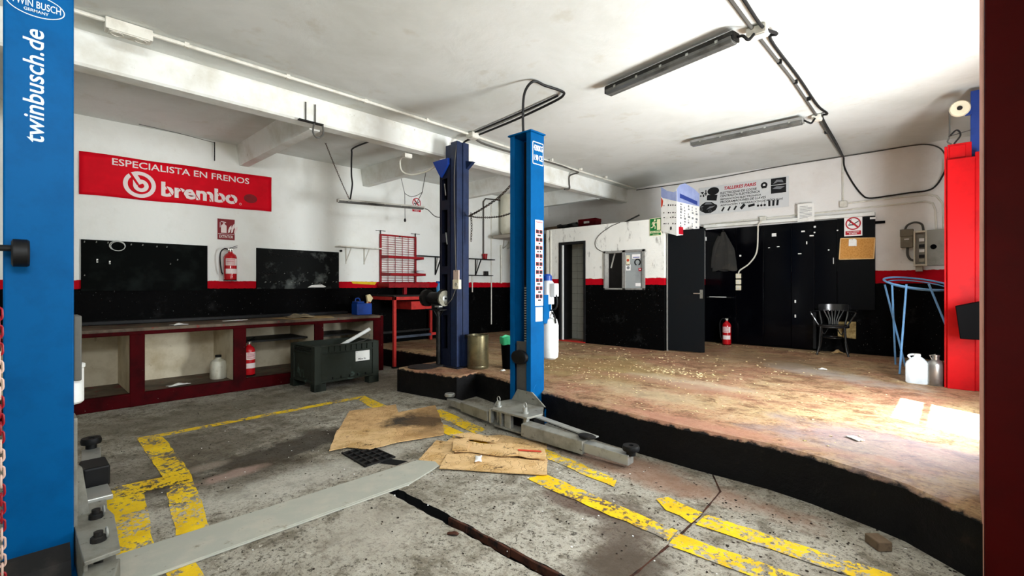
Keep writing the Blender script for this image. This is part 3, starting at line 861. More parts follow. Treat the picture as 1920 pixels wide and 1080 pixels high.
# post at the left edge of the picture
L2 = thing('lift_post', 'tall blue lift post with web address lettering, at the left edge of the photo', 'car lift', (-3.265, 0.09, 0))
c_column(-3.41, -3.12, 0.215, -0.02, 2.955, 0.062, -1).build('column', BLUE, L2, bev=0.012, world=True)
MB().box(-3.43, -0.035, 2.955, -3.105, 0.225, 2.972).build('top_plate', BLUE, L2, world=True)
MB().prism([(-3.12, 0.02), (-3.12, 0.16), (-3.05, 0.10), (-3.02, 0.02)], -0.03, 0.20, 'y').build('base_gusset_shade', IRON, L2, world=True)  # black gusset at the post's foot, its dark colour standing in for shade
MB().box(-3.5, -0.06, 0, -3.03, 0.25, 0.014).build('base_plate', BLUE, L2, world=True)
P2 = bpy.data.objects.new('label_panel', None); COL.objects.link(P2); P2.parent = L2
P2.location = (-3.1185 + 3.265, -0.02 - 0.09, 0); P2.rotation_euler = (0, 0, PI / 2)
text('twinbusch.de', 0.132, 2.065, 0.525, 0.07, -0.001, BLUELET, P2, bold=0.012, shear=0.12, rot=PI / 2)
E_ = MB()
for j in range(40):
    a0, a1 = 2 * PI * j / 40, 2 * PI * (j + 1) / 40
    q = [(0.105 + r * math.cos(a) , -0.001, 2.70 + k * math.sin(a)) for (r, k, a) in ((0.098, 0.052, a0), (0.098, 0.052, a1), (0.094, 0.048, a1), (0.094, 0.048, a0))]
    E_.poly(q)
E_.build('oval_border', BLUELET, P2)
text('TWIN BUSCH', 0.024, 2.69, 0.165, 0.033, -0.001, BLUELET, P2, bold=0.01)
text('GERMANY', 0.065, 2.668, 0.082, 0.014, -0.001, BLUELET, P2, bold=0.01)
bm_ = MB()
bm_.cyl((-3.06, -0.03, 1.565), (-3.06, 0.032, 1.565), 0.014, n=10)
bm_.build('bumper_rod', IRON, L2, smooth=True, world=True)
MB().lathe([(0.05, 0.0), (0.062, 0.006), (0.062, 0.05), (0.056, 0.058), (0.03, 0.058)], (-3.06, 0.005, 1.545), 24, axis='y').build('rubber_bumper', RUBBER, L2, smooth=True, world=True)
MB().box(-3.30, 0.215, 0.93, -3.14, 0.245, 1.25).build('control_box', M('dark_grey_box', '#55544e', 0.5, col2='#47463f', sc=6), L2, bev=0.006, world=True)
MB().lathe([(0.045, 0.81), (0.055, 0.82), (0.055, 0.985), (0.06, 0.99), (0.06, 1.005), (0.05, 1.01)], (-3.22, 0.205, 0), 20).build('oil_bottle', WHITE, L2, smooth=True, world=True)
MB().box(-3.32, 0.20, 0.2, -3.18, 0.232, 0.74).build('carriage_cover', STEEL, L2, bev=0.003, world=True)
c = MB()
TP = [(-3.36, 0.22), (-3.32, 0.36), (-3.20, 0.375), (-2.76, 0.345), (-2.74, 0.22)]
c.prism(TP, 0.185, 0.205, 'z')
c.prism(TP, 0.03, 0.05, 'z')
c.box(-3.34, 0.22, 0.05, -2.76, 0.235, 0.185)
c.build('carriage', STEEL, L2, bev=0.004, world=True)
for (x, y) in ((-3.22, 0.305), (-2.92, 0.285)):
    p = MB().cyl((x, y, 0.03), (x, y, 0.25), 0.018, n=14)
    p.lathe([(0.03, 0.205), (0.03, 0.225), (0.024, 0.23)], (x, y, 0), 14)
    p.build('pivot_pin', IRON, L2, smooth=True, world=True)
    MB().tube([(x + 0.02 * math.cos(a), y + 0.03, 0.235 + 0.022 * math.sin(a)) for a in [k * PI / 5 for k in range(10)]], 0.005, 6, True).build('pin_ring', LSTEEL, L2, smooth=True, world=True)
lift_arm(L2, 'arm', (-3.34, 0.30, 0.10), (-4.95, 0.44, 0.08), 0.13, 0.11, 0.11, 0.09)
lift_arm(L2, 'arm', (-2.80, 0.29, 0.10), (-1.75, 0.02, 0.075), 0.12, 0.09, 0.11, 0.075)
MB().box(-3.84, 0.28, 0.14, -3.62, 0.42, 0.17).build('arm_stop', LSTEEL, L2, bev=0.006, world=True)
MB().cbox((-3.98, 0.37, 0.21), (0.22, 0.13, 0.13)).build('rubber_block', RUBBER, L2, bev=0.012, world=True)
MB().prism([(0.22, 0.2), (0.29, 0.2), (0.26, 0.45), (0.22, 0.5)], -3.33, -3.31, 'x').build('carriage_flange', STEEL, L2, world=True)

# red and white plastic chain beside it
ch = thing('barrier_chain', 'red and white plastic barrier chain hanging at the left photo edge', 'chain', (-2.44, -0.025, 0))
lk = {}
for k in range(40):
    z = 1.30 - k * 0.031
    colr = CHAINRED if (k // 5) % 2 == 0 else CHAINWHT
    x = 0.003 * math.sin(k * 1.3)
    key = (k % 2, colr.name)
    if key not in lk:
        pts = []
        for j in range(14):
            a = 2 * PI * j / 14
            p, q = 0.0085 * math.cos(a), 0.013 * math.sin(a) + (0.009 if math.sin(a) > 0 else -0.009)
            pts.append((p, 0, q) if k % 2 else (0, p, q))
        lk[key] = MB().tube(pts, 0.0035, 6, True).build('link', colr, ch, smooth=True)
        lk[key].location = (x, 0.011 * k / 40, z)
    else:
        o = lk[key].copy(); o.parent = ch; o.location = (x, 0.011 * k / 40, z); COL.objects.link(o)

# floor channel cover between the two posts
t = thing('floor_cover_plate', 'long galvanised cover plate lying on the floor between the blue posts', 'floor plate', (-2.98, 1.1, 0))
MB().prism([(-3.16, -0.2), (-2.80, -0.2), (-2.78, 1.9), (-2.90, 2.27), (-2.99, 2.30), (-3.12, 2.22)], 0.002, 0.012, 'z').build('plate', PLATE, t, bev=0.003, world=True)
MB().box(-2.96, -0.2, 0.012, -2.80, 1.95, 0.016).build('raised_fold', PLATE, t, world=True)

# navy post standing on the platform
L3 = thing('lift_post', 'older dark navy lift post on the platform corner behind the grinder', 'car lift', (-4.95, 4.15, HP))
b = MB()
b.prism([(-4.92, 4.04), (-4.79, 4.04), (-4.79, 4.10), (-4.81, 4.10), (-4.81, 4.15), (-4.79, 4.15), (-4.79, 4.25), (-5.10, 4.25), (-5.10, 4.10), (-4.92, 4.10)], HP + 0.01, 3.31, 'z')
b.build('column', NAVY, L3, bev=0.004, world=True)
b = MB()
x0, x1 = -5.14, -4.925
holes = [(0.55, 1.0), (1.12, 1.55), (1.66, 1.98), (2.10, 2.42), (2.55, 2.84)]
zs = HP + 0.01
for (a, c) in holes:
    b.box(x0, 4.03, zs, x1, 4.045, a)
    b.box(x0, 4.03, a, x0 + 0.05, 4.045, c)
    b.box(x1 - 0.05, 4.03, a, x1, 4.045, c)
    zs = c
b.box(x0, 4.03, zs, x1, 4.045, 3.10)
b.box(x0, 4.03, HP + 0.01, x0 + 0.012, 4.12, 3.10)
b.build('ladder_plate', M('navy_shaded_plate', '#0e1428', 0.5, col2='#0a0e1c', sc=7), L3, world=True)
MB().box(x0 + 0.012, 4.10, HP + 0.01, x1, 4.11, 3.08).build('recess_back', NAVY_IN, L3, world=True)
MB().prism([(-5.26, 3.10), (-4.93, 3.10), (-4.93, 3.02), (-5.08, 2.86), (-5.12, 2.90)], 4.0, 4.06, 'y').build('top_bracket', M('royal_blue_enamel', '#1c3f9a', 0.35), L3, bev=0.003, world=True)
MB().prism([(-4.79, 3.07), (-4.66, 3.04), (-4.79, 2.96)], 4.20, 4.25, 'y').build('side_fin', NAVY, L3, world=True)
MB().box(-5.22, 3.98, HP, -4.72, 4.32, HP + 0.012).build('base_plate', NAVY_IN, L3, world=True)
for (z, dx) in ((2.68, 0.0), (2.02, 0.03)):
    MB().bar((-5.03 + dx, 4.025, z + 0.09), (-5.0 + dx, 4.02, z - 0.07), 0.01, 0.01).build('hanging_wire', LSTEEL, L3, world=True)
MB().box(-4.85, 4.025, 1.46, -4.74, 4.045, 1.60).build('socket_box', M('pinkish_socket', '#c9b3a6', 0.4), L3, bev=0.006, world=True)
s_ = MB().box(-4.82, 3.99, 1.35, -4.70, 4.04, 1.475).build('switch_box', CREAMPL, L3, bev=0.006, world=True)
MB().lathe([(0.026, 0), (0.026, -0.012), (0.018, -0.012), (0.018, -0.002)], (-4.735, 3.988, 1.41), 18, axis='y').build('socket_ring', GREYPL, L3, smooth=True, world=True)
MB().tube(curve([(-4.80, 4.03, 1.58), (-4.81, 4.02, 2.2), (-4.82, 4.02, 2.9), (-4.80, 4.05, 3.30)]), 0.007, 6).build('cable', CABLEGY, L3, smooth=True, world=True)
MB().tube(curve([(-4.79, 4.02, 1.36), (-4.86, 4.01, 1.22), (-4.95, 4.0, 1.15), (-5.02, 4.0, 1.15)]), 0.006, 6).build('cable', CABLEGY, L3, smooth=True, world=True)

# red post further back on the right
L4 = thing('lift_post', 'bright red lift post on the platform beside the white jug', 'car lift', (0.05, 6.9, HP))
MB().box(-0.062, 6.80, HP, 0.15, 7.02, 2.73).build('column_cover', RED, L4, bev=0.006, world=True)
MB().box(-0.085, 6.84, HP, -0.062, 7.02, 2.88).build('side_flange', RED, L4, bev=0.003, world=True)
b = MB().box(-0.06, 6.86, 2.73, 0.125, 7.0, 2.90)
b.box(-0.045, 6.85, 2.75, 0.08, 6.86, 2.88)
b.build('head_block', RED, L4, bev=0.004, world=True)
MB().box(0.15, 6.83, HP, 0.185, 7.02, 2.78).build('side_flange', RED, L4, bev=0.004, world=True)
b = MB()
b.box(0.118, 6.95, 2.5, 0.22, 7.05, 3.45)
b.box(0.075, 6.92, 3.20, 0.13, 6.97, 3.28)
b.build('extension_post', M('royal_blue_post', '#1d3c8c', 0.4, col2='#17306e', sc=5), L4, bev=0.004, world=True)
MB().lathe([(0.022, -0.02), (0.075, -0.025), (0.085, -0.01), (0.085, 0.01), (0.075, 0.025), (0.022, 0.02)], (0.035, 6.85, 3.26), 28, axis='y').build('cable_pulley', CREAMPL, L4, smooth=True, world=True)
MB().lathe([(0.022, -0.03), (0.022, 0.03)], (0.035, 6.85, 3.26), 14, axis='y').build('pulley_axle', IRON, L4, smooth=True, world=True)
MB().tube(curve([(-0.045, 6.85, 3.25), (-0.045, 6.85, 3.0), (-0.06, 6.85, 2.93), (-0.03, 6.85, 2.90)]), 0.007, 6).build('pulley_cable', CABLEGY, L4, smooth=True, world=True)
MB().tube(curve([(-0.05, 6.85, 2.98), (0.01, 6.85, 3.04), (0.04, 6.85, 2.98), (-0.01, 6.86, 2.90)]), 0.008, 6).build('pulley_cable', CABLEBK, L4, smooth=True, world=True)
MB().bar((-0.04, 6.86, 2.99), (0.12, 6.99, 3.05), 0.008, 0.008).build('stay_wire', CABLEGY, L4, world=True)
b = MB()
P0 = [(0.0, 1.19), (0.205, 1.25), (0.205, 0.865), (0.035, 0.865)]
b.prism(P0, 6.50, 6.68, 'y')
b.build('tool_tray', PLASTIC_BK, L4, bev=0.006, world=True)
MB().box(0.10, 6.66, 1.0, 0.16, 6.81, 1.08).build('tray_bracket', IRON, L4, world=True)

# dark red post right in front
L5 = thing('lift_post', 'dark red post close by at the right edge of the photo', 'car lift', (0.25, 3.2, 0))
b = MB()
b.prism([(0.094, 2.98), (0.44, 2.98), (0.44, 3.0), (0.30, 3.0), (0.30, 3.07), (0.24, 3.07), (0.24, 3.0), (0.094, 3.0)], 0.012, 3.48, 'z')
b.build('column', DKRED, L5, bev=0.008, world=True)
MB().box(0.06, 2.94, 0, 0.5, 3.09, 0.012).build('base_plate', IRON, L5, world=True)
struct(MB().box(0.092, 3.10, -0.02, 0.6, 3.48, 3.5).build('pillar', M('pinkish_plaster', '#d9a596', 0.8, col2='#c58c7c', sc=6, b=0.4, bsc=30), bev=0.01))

# ------------------------------------------------------------------ left wall: signs, boards, bench
WX = -7.85
R90 = PI / 2
def onleft(name, label, cat, y, z, group=None):
    return thing(name, label, cat, (WX + 0.003, y, z), R90, group)

# banner
bn = onleft('banner', 'red vinyl banner with white lettering and round emblem, on the left wall', 'banner', 0.585, 2.52)
W_ = 2.235
b = MB()
nx, nz = 36, 8
for iz in range(nz + 1):
    for ix in range(nx + 1):
        u, v = ix / nx, iz / nz
        b.v.append((u * W_, -0.012 - 0.004 * math.sin(u * 23 + v * 3) - 0.003 * math.sin(u * 9 - v * 6), 0.0 + 0.035 * u + v * (0.53 + 0.008 * u) + 0.004 * math.sin(u * 15)))
for iz in range(nz):
    for ix in range(nx):
        a = iz * (nx + 1) + ix
        b.f.append((a, a + 1, a + nx + 2, a + nx + 1)); b.m.append(0)
o = b.build('banner_sheet', BANNER, bn, smooth=True)
sm = o.modifiers.new('thickness', 'SOLIDIFY'); sm.thickness = 0.003
text('ESPECIALISTA EN FRENOS', 0.31, 0.415, 1.60, 0.088, -0.024, BANTXT, bn, bold=0.012)
lg = MB()
cx, cz = 0.59, 0.205
lg.ring((cx, -0.024, cz), 0.125, 0.172, n=44)
lg.ring((cx + 0.012, -0.0242, cz - 0.012), 0.035, 0.082, n=36)
lg.poly([(cx - 0.072, -0.0244, cz + 0.12), (cx - 0.03, -0.0244, cz + 0.135), (cx + 0.035, -0.0244, cz + 0.02), (cx - 0.045, -0.0244, cz - 0.02), (cx - 0.07, -0.0244, cz - 0.0)])
lg.build('emblem', BANTXT, bn)
s = MB().poly([(cx - 0.115, -0.0247, cz + 0.13), (cx - 0.09, -0.0247, cz + 0.145), (cx - 0.005, -0.0247, cz + 0.0), (cx - 0.03, -0.0247, cz - 0.01)])
s.build('emblem_slit', BANNER, bn)
text('brembo', 0.82, 0.085, 0.93, 0.20, -0.024, BANTXT, bn, bold=0.035)
sl = MB()
for k in range(6):
    x = 0.86 + k * 0.155
    sl.poly([(x, -0.0248, 0.235), (x + 0.012, -0.0248, 0.235), (x + 0.10, -0.0248, 0.085), (x + 0.088, -0.0248, 0.085)])
sl.build('letter_slits', BANNER, bn)
MB().ring((1.79, -0.024, 0.10), 0.012, 0.016, n=16).build('registered_mark', BANTXT, bn)
MB().disc((1.93, -0.024, 0.20), 0.085, sx=1.1, sz=0.8).build('dark_smudge', M('burnt_smudge', '#7d0a14', 0.6, col2='#4c0710', sc=9), bn)

def pictogram_ext(b, x, z, h, y):
    w = h * 0.42
    b.box(x, y, z, x + w, y + 0.0008, z + h * 0.62)
    b.poly([(x, y, z + h * 0.62), (x + w, y, z + h * 0.62), (x + w * 0.65, y, z + h * 0.76), (x + w * 0.35, y, z + h * 0.76)])
    b.box(x + w * 0.35, y, z + h * 0.76, x + w * 0.65, y + 0.0008, z + h * 0.86)
    b.poly([(x - w * 0.1, y, z + h * 0.95), (x + w * 0.9, y, z + h * 0.86), (x + w * 0.9, y, z + h * 0.93), (x + w * 0.0, y, z + h)])
    b.box(x - w * 0.22, y, z + h * 0.45, x - w * 0.12, y + 0.0008, z + h * 0.9)
def flames(b, x, z, h, y):
    for k, (dx, hh) in enumerate(((0, 0.8), (0.3, 1.0), (0.6, 0.75))):
        p = x + dx * h * 0.9
        b.poly([(p, y, z), (p + h * 0.16, y, z + h * 0.12 * hh), (p + h * 0.2, y, z + h * 0.4 * hh), (p + h * 0.32, y, z + h * 0.62 * hh), (p + h * 0.3, y, z + h * hh), (p + h * 0.12, y, z + h * 0.72 * hh), (p + h * 0.02, y, z + h * 0.38 * hh)])
sg = onleft('extinguisher_sign', 'dark red fire extinguisher sign on the wall above the hanging extinguisher', 'sign', 2.078, 2.072)
MB().box(0, -0.006, 0, 0.225, 0, 0.305).build('plate', SIGNDKRED, sg, bev=0.001)
b = MB()
pictogram_ext(b, 0.045, 0.10, 0.17, -0.008)
flames(b, 0.135, 0.10, 0.15, -0.008)
b.box(0.006, -0.0075, 0.082, 0.219, -0.006, 0.087)
b.build('pictogram', BANTXT, sg)
text('EXTINTOR', 0.022, 0.025, 0.18, 0.042, -0.0075, BANTXT, sg, bold=0.01)

def extinguisher(label, loc, H, r, group=None, bracket=False, rz=0.0):
    e = thing('fire_extinguisher', label, 'extinguisher', loc, rz, group)
    k = H / 0.5
    MB().lathe([(r * 0.9, 0.0), (r * 0.97, 0.012 * k), (r, 0.03 * k), (r, 0.34 * k), (r * 0.85, 0.375 * k), (r * 0.5, 0.40 * k), (r * 0.35, 0.405 * k), (r * 0.35, 0.425 * k)], n=28).build('cylinder', EXTRED, e, smooth=True)
    MB().lathe([(r * 1.02, 0.0), (r * 1.02, 0.012 * k)], n=28, cap=False).build('base_ring', PLASTIC_BK, e, smooth=True)
    v = MB().lathe([(r * 0.3, 0.425 * k), (r * 0.3, 0.455 * k)], n=14)
    v.box(-r * 0.35, -0.012, 0.445 * k, r * 0.35, 0.012, 0.465 * k)
    v.build('valve', CHROME, e, smooth=True)
    MB().bar((-r * 0.2, 0, 0.468 * k), (r * 1.05, 0, 0.485 * k), 0.02 * k, 0.008).bar((-r * 0.1, 0, 0.475 * k), (r * 1.1, 0, 0.515 * k), 0.02 * k, 0.006).build('handle', PLASTIC_BK, e)
    MB().tube(curve([(-r * 0.3, 0, 0.455 * k), (-r * 0.9, 0, 0.462 * k), (-r * 1.45, 0, 0.41 * k), (-r * 1.55, 0, 0.3 * k), (-r * 1.35, 0, 0.14 * k), (-r * 1.15, 0, 0.09 * k)]), 0.009 * k, 8).build('hose', RUBBER, e, smooth=True)
    lb = MB()
    n = 12
    for (z0, z1, mi) in ((0.10, 0.17, 0), (0.22, 0.32, 0)):
        for j in range(n):
            a0, a1 = -PI * 0.82 + PI * 0.62 * j / n, -PI * 0.82 + PI * 0.62 * (j + 1) / n
            q = r * 1.006
            lb.poly([(q * math.cos(a0), q * math.sin(a0), z0 * k), (q * math.cos(a1), q * math.sin(a1), z0 * k), (q * math.cos(a1), q * math.sin(a1), z1 * k), (q * math.cos(a0), q * math.sin(a0), z1 * k)])
    lb = lb.build('label_sheet', BANTXT, e, smooth=True)
    ln = MB()
    for q in range(5):
        z0 = (0.235 + q * 0.017) * k
        for j in range(n - 2):
            a0, a1 = -PI * 0.78 + PI * 0.54 * j / n, -PI * 0.78 + PI * 0.54 * (j + 1) / n
            p = r * 1.012
            ln.poly([(p * math.cos(a0), p * math.sin(a0), z0), (p * math.cos(a1), p * math.sin(a1), z0), (p * math.cos(a1), p * math.sin(a1), z0 + 0.007 * k), (p * math.cos(a0), p * math.sin(a0), z0 + 0.007 * k)])
    ln.build('label_lines', SIGNRED, lb)
    if bracket:
        MB().box(-0.03, r * 0.8, 0.3 * k, 0.03, r + 0.05, 0.36 * k).build('wall_bracket', IRON, e)
    return e
extinguisher('red fire extinguisher hung on the left wall between the two black tool boards', (WX + 0.11, 2.215, 1.47), 0.50, 0.085, None, True, R90)
extinguisher('red fire extinguisher standing in the workbench niche behind the grey crate', (-7.12, 2.27, 0.16), 0.50, 0.075, None, False, R90 + 0.25)
extinguisher('red fire extinguisher standing on the raised floor by the black panelling', (-3.06, 9.02, HP), 0.52, 0.075, None, False, 0.3)

# dark tool boards with hooks
def tool_board(label, y0, y1, z0, z1, m, seed):
    t = onleft('tool_board', label, 'tool board', y0, z0)
    w, h = y1 - y0, z1 - z0
    MB().box(0, -0.03, 0, w, 0, h).build('board', m, t, bev=0.003)
    MB().box(-0.003, -0.04, 0.0, w + 0.003, 0.0, 0.02).build('bottom_lip', m, t)
    return t, w, h
t1, w, h = tool_board('large black tool board on the left wall with a wire ring hung on it', 0.602, 1.946, 1.33, 1.967, TOOLBLK, 1)
R_ = random.Random(3)
hb = MB().cyl((0, 0, 0), (0, -0.03, 0.0), 0.006, n=8).cyl((0, -0.03, 0), (0, -0.035, 0.012), 0.005, n=8).build('hook', LSTEEL, t1)
hb.location = (0.03, -0.03, h - 0.035)
for (x, z) in [(0.14, h - .03), (0.25, h - .03), (0.48, h - .04), (0.6, h - .04), (0.75, h - .05), (0.86, h - .05), (0.15, 0.37), (0.27, 0.35), (0.03, 0.19), (0.9, 0.36), (0.98, 0.42)]:
    o = hb.copy(); o.parent = t1; o.location = (x, -0.03, z); COL.objects.link(o)
MB().box(0.142, -0.034, 0.355, 0.158, -0.03, 0.40).box(0.262, -0.034, 0.34, 0.278, -0.03, 0.38).build('tape_mark', PAPER, t1)
rg = onleft('wire_ring', 'thin pale wire ring hanging near the top of the large tool board', 'ring', 0.945, 1.905)
MB().tube([(0.078 * math.cos(a), -0.045 - 0.004 * math.sin(a), 0.062 * math.sin(a)) for a in [2 * PI * k / 36 for k in range(36)]], 0.005, 6, True).tube([(0.004 + 0.07 * math.cos(a), -0.052, 0.058 * math.sin(a) - 0.006) for a in [2 * PI * k / 36 for k in range(36)]], 0.004, 6, True).build('ring', FRAMEG, rg, smooth=True)
t2, w, h = tool_board('scuffed grey-black tool board with rows of hooks, right of the wall extinguisher', 2.60, 3.927, 1.345, 1.975, TOOLGRY, 2)
hk = MB().tube([(0.018 * math.cos(a), -0.012, 0.018 * math.sin(a)) for a in [PI * k / 6 for k in range(7)]], 0.003, 5).build('hook', IRON, t2)
hk.location = (0.14, -0.03, h - 0.11)
hk2 = MB().cyl((0, 0, 0), (0, -0.035, 0.008), 0.006, n=8).build('peg', LSTEEL, t2)
hk2.location = (0.12, -0.03, 0.10)
for k in range(1, 22):
    o = hk.copy(); o.parent = t2; o.location = (0.14 + k * 0.055, -0.03, h - 0.105 - 0.006 * (k % 3)); COL.objects.link(o)
for k in range(6):
    o = hk.copy(); o.parent = t2; o.location = (0.02 + k * 0.05, -0.03, 0.235); COL.objects.link(o)
for k in range(1, 18):
    o = hk2.copy(); o.parent = t2; o.location = (0.05 + k * 0.072 + R_.uniform(-.02, .02), -0.03, 0.10 + R_.uniform(-.02, .015) + (0.15 if k % 5 == 0 else 0)); COL.objects.link(o)
MB().poly([(0.78, -0.0305, 0.02), (0.95, -0.0305, 0.0), (1.1, -0.0305, 0.03), (1.02, -0.0305, 0.07), (0.85, -0.0305, 0.06)]).build('scrape_mark', PAPER, t2)
# yellow patch in the red band
MB().poly([(WX + 0.002, 4.17, 1.473), (WX + 0.002, 4.68, 1.458), (WX + 0.002, 4.64, 1.41), (WX + 0.002, 4.2, 1.43)]).build('paint_patch', YELP, bpy.data.objects['wall_left'])
# small white shelf
ws_ = onleft('wall_shelf', 'small white shelf on two thin brackets left of the red wire rack', 'shelf', 3.86, 2.06)
MB().box(0, -0.22, 0, 0.80, 0, 0.018).build('shelf_board', PIPEWH, ws_, bev=0.002)
for x in (0.2, 0.55):
    q = MB().box(x, -0.012, -0.28, x + 0.022, 0, 0.0)
    q.bar((x + 0.011, -0.006, -0.24), (x + 0.011, -0.19, -0.004), 0.012, 0.012)
    q.build('bracket', PIPEWH, ws_)
MB().lathe([(0.02, 0), (0.02, -0.03)], (0.1, -0.02, -0.06), 12, axis='y').build('bolt', IRON, ws_)

# red wire rack
rk = onleft('wire_rack', 'red steel wall rack with wire grid back and sloping shelves above the red table', 'rack', 4.74, 1.36)
W_ = 0.78
for x in (0.0, W_):
    MB().box(x - 0.016, -0.05, 0.0, x + 0.016, -0.02, 1.0).build('upright', RACKRED, rk, bev=0.003)
    MB().bar((x, -0.035, 1.0), (x, -0.035, 1.07), 0.014, 0.014).bar((x - 0.10, -0.035, 1.06), (x + 0.10, -0.035, 1.06), 0.016, 0.008).build('top_hook', IRON, rk)
MB().box(0, -0.045, 0.97, W_, -0.025, 1.0).build('top_rail', RACKRED, rk)
MB().lathe([(0.014, 0), (0.014, -0.012)], (W_ * 0.52, -0.045, 0.975), 12, axis='y').build('rivet', IRON, rk)
wr = MB().cyl((0.0, -0.035, 0), (W_, -0.035, 0), 0.0045, n=6).build('wire', RACKRED, rk)
wr.location = (0, 0, 0.05)
for k in range(1, 22):
    o = wr.copy(); o.parent = rk; o.location = (0, 0, 0.05 + k * 0.0425); COL.objects.link(o)
wv = MB().cyl((0, -0.03, 0.02), (0, -0.03, 0.98), 0.005, n=6).build('wire', RACKRED, rk)
wv.location = (0.16, 0, 0)
for x in (0.32, 0.48, 0.62):
    o = wv.copy(); o.parent = rk; o.location = (x, 0, 0); COL.objects.link(o)
for (z, dp, dz) in ((0.595, 0.30, -0.02), (0.275, 0.36, -0.02)):
    s = MB()
    s.poly([(0, -0.05, z), (W_, -0.05, z), (W_, -dp, z + dz), (0, -dp, z + dz)])
    s.box(-0.005, -dp - 0.008, z + dz - 0.035, W_ + 0.005, -dp, z + dz + 0.012)
    for x in (-0.005, W_):
        s.prism([(-0.05, z + 0.01), (-dp, z + dz + 0.01), (-dp, z + dz - 0.035), (-0.05, z - 0.06)], x, x + 0.006, 'x')
    s.build('shelf', RACKRED, rk)
s = MB()
s.box(-0.06, -0.40, 0.0, W_ + 0.06, -0.03, 0.012)
s.box(-0.06, -0.41, -0.0, W_ + 0.06, -0.40, 0.08)
s.box(-0.06, -0.40, 0, -0.052, -0.03, 0.08)
s.build('tray', RACKRED, rk)
MB().box(0.30, -0.36, -0.13, 0.36, -0.30, 0.0).build('tray_leg', RACKRED, rk, bev=0.004)
MB().lathe([(0.075, 0), (0.085, 0.03), (0.07, 0.035)], (W_ - 0.02, -0.22, 0.29), 18).build('small_dish', JUG, rk, smooth=True)
# blue spray bottle and jar near it
sp = thing('spray_bottle', 'small light blue spray bottle standing behind the grinder', 'bottle', (-7.2, 5.62, 1.255))
MB().lathe([(0.045, 0), (0.05, 0.01), (0.05, 0.09), (0.02, 0.16), (0.018, 0.19)], n=18).build('bottle_body', SPRAYBL, sp, smooth=True)
MB().box(-0.02, -0.05, 0.185, 0.02, 0.03, 0.225).build('spray_head', BLUEPL, sp, bev=0.005)
# no smoking signs
def no_smoking(label, place, w, h):
    t = place
    MB().box(0, -0.005, 0, w, 0, h).build('plate', SIGNWHT, t)
    c = (w / 2, -0.0075, h * 0.63)
    r = w * 0.43
    b = MB()
    b.box(c[0] - r * 0.62, -0.0065, c[2] - r * 0.28, c[0] + r * 0.35, -0.0062, c[2] - r * 0.10)
    b.poly([(c[0] + r * 0.05, -0.0065, c[2] - r * 0.2), (c[0] + r * 0.75, -0.0065, c[2] + r * 0.3), (c[0] + r * 0.7, -0.0065, c[2] + r * 0.42), (c[0], -0.0065, c[2] - r * 0.05)])
    b.tube(curve([(c[0] - r * 0.5, -0.0065, c[2]), (c[0] - r * 0.3, -0.0065, c[2] + r * 0.3), (c[0] - r * 0.45, -0.0065, c[2] + r * 0.5), (c[0] - r * 0.2, -0.0065, c[2] + r * 0.6)], 4), r * 0.05, 4)
    b.build('cigarette', PRINTBK, t)
    b = MB().ring(c, r * 0.82, r, n=36)
    k = 0.707 * r * 0.95
    e = r * 0.09
    b.poly([(c[0] - k - e, c[1] - 0.0003, c[2] + k - e), (c[0] - k + e, c[1] - 0.0003, c[2] + k + e), (c[0] + k + e, c[1] - 0.0003, c[2] - k + e), (c[0] + k - e, c[1] - 0.0003, c[2] - k - e)])
    b.build('prohibition_ring', SIGNRED, t)
    MB().box(w * 0.07, -0.0068, h * 0.06, w * 0.93, -0.005, h * 0.26).build('red_bar', SIGNRED, t)
    text('PROHIBIDO', w * 0.17, h * 0.17, w * 0.66, h * 0.055, -0.0078, SIGNWHT, t, bold=0.01)
    text('FUMAR', w * 0.28, h * 0.085, w * 0.44, h * 0.06, -0.0078, SIGNWHT, t, bold=0.01)
    return t
no_smoking('', onleft('no_smoking_sign', 'no smoking sign on the left wall behind the hanging tube light', 'sign', 5.45, 2.85), 0.235, 0.31)
no_smoking('', thing('no_smoking_sign', 'white and red no smoking sign above the cork board', 'sign', (-1.30, 9.185, 2.185)), 0.235, 0.313)
# long thin black shelf behind the navy post
ls = onleft('bracket_shelf', 'long thin black shelf on the left wall behind the navy post', 'shelf', 5.53, 1.975)
MB().box(0, -0.16, 0, 2.09, 0, 0.018).build('shelf_board', BLACKMATT, ls)
for x in (0.5, 1.62):
    MB().bar((x, -0.01, -0.36), (x, -0.01, 0), 0.025, 0.02).bar((x, -0.02, -0.34), (x + 0.04, -0.15, 0), 0.02, 0.02).build('bracket', BLACKMATT, ls)
MB().box(1.32, -0.14, -0.365, 2.05, 0, -0.345).build('lower_board', BLACKMATT, ls)
cp = thing('cup', 'small red cup standing on the long thin black shelf', 'cup', (WX + 0.08, 7.38, 1.993))
MB().lathe([(0.045, 0), (0.06, 0.12), (0.053, 0.12), (0.04, 0.01)], n=20).build('cup_body', RACKRED, cp, smooth=True)
cp = thing('tin_can', 'dark tin on the lower board of the black shelf', 'tin', (WX + 0.08, 7.42, 1.63))
MB().lathe([(0.05, 0), (0.05, 0.09), (0.044, 0.09), (0.044, 0.02)], n=18).build('tin_body', IRON, cp, smooth=True)

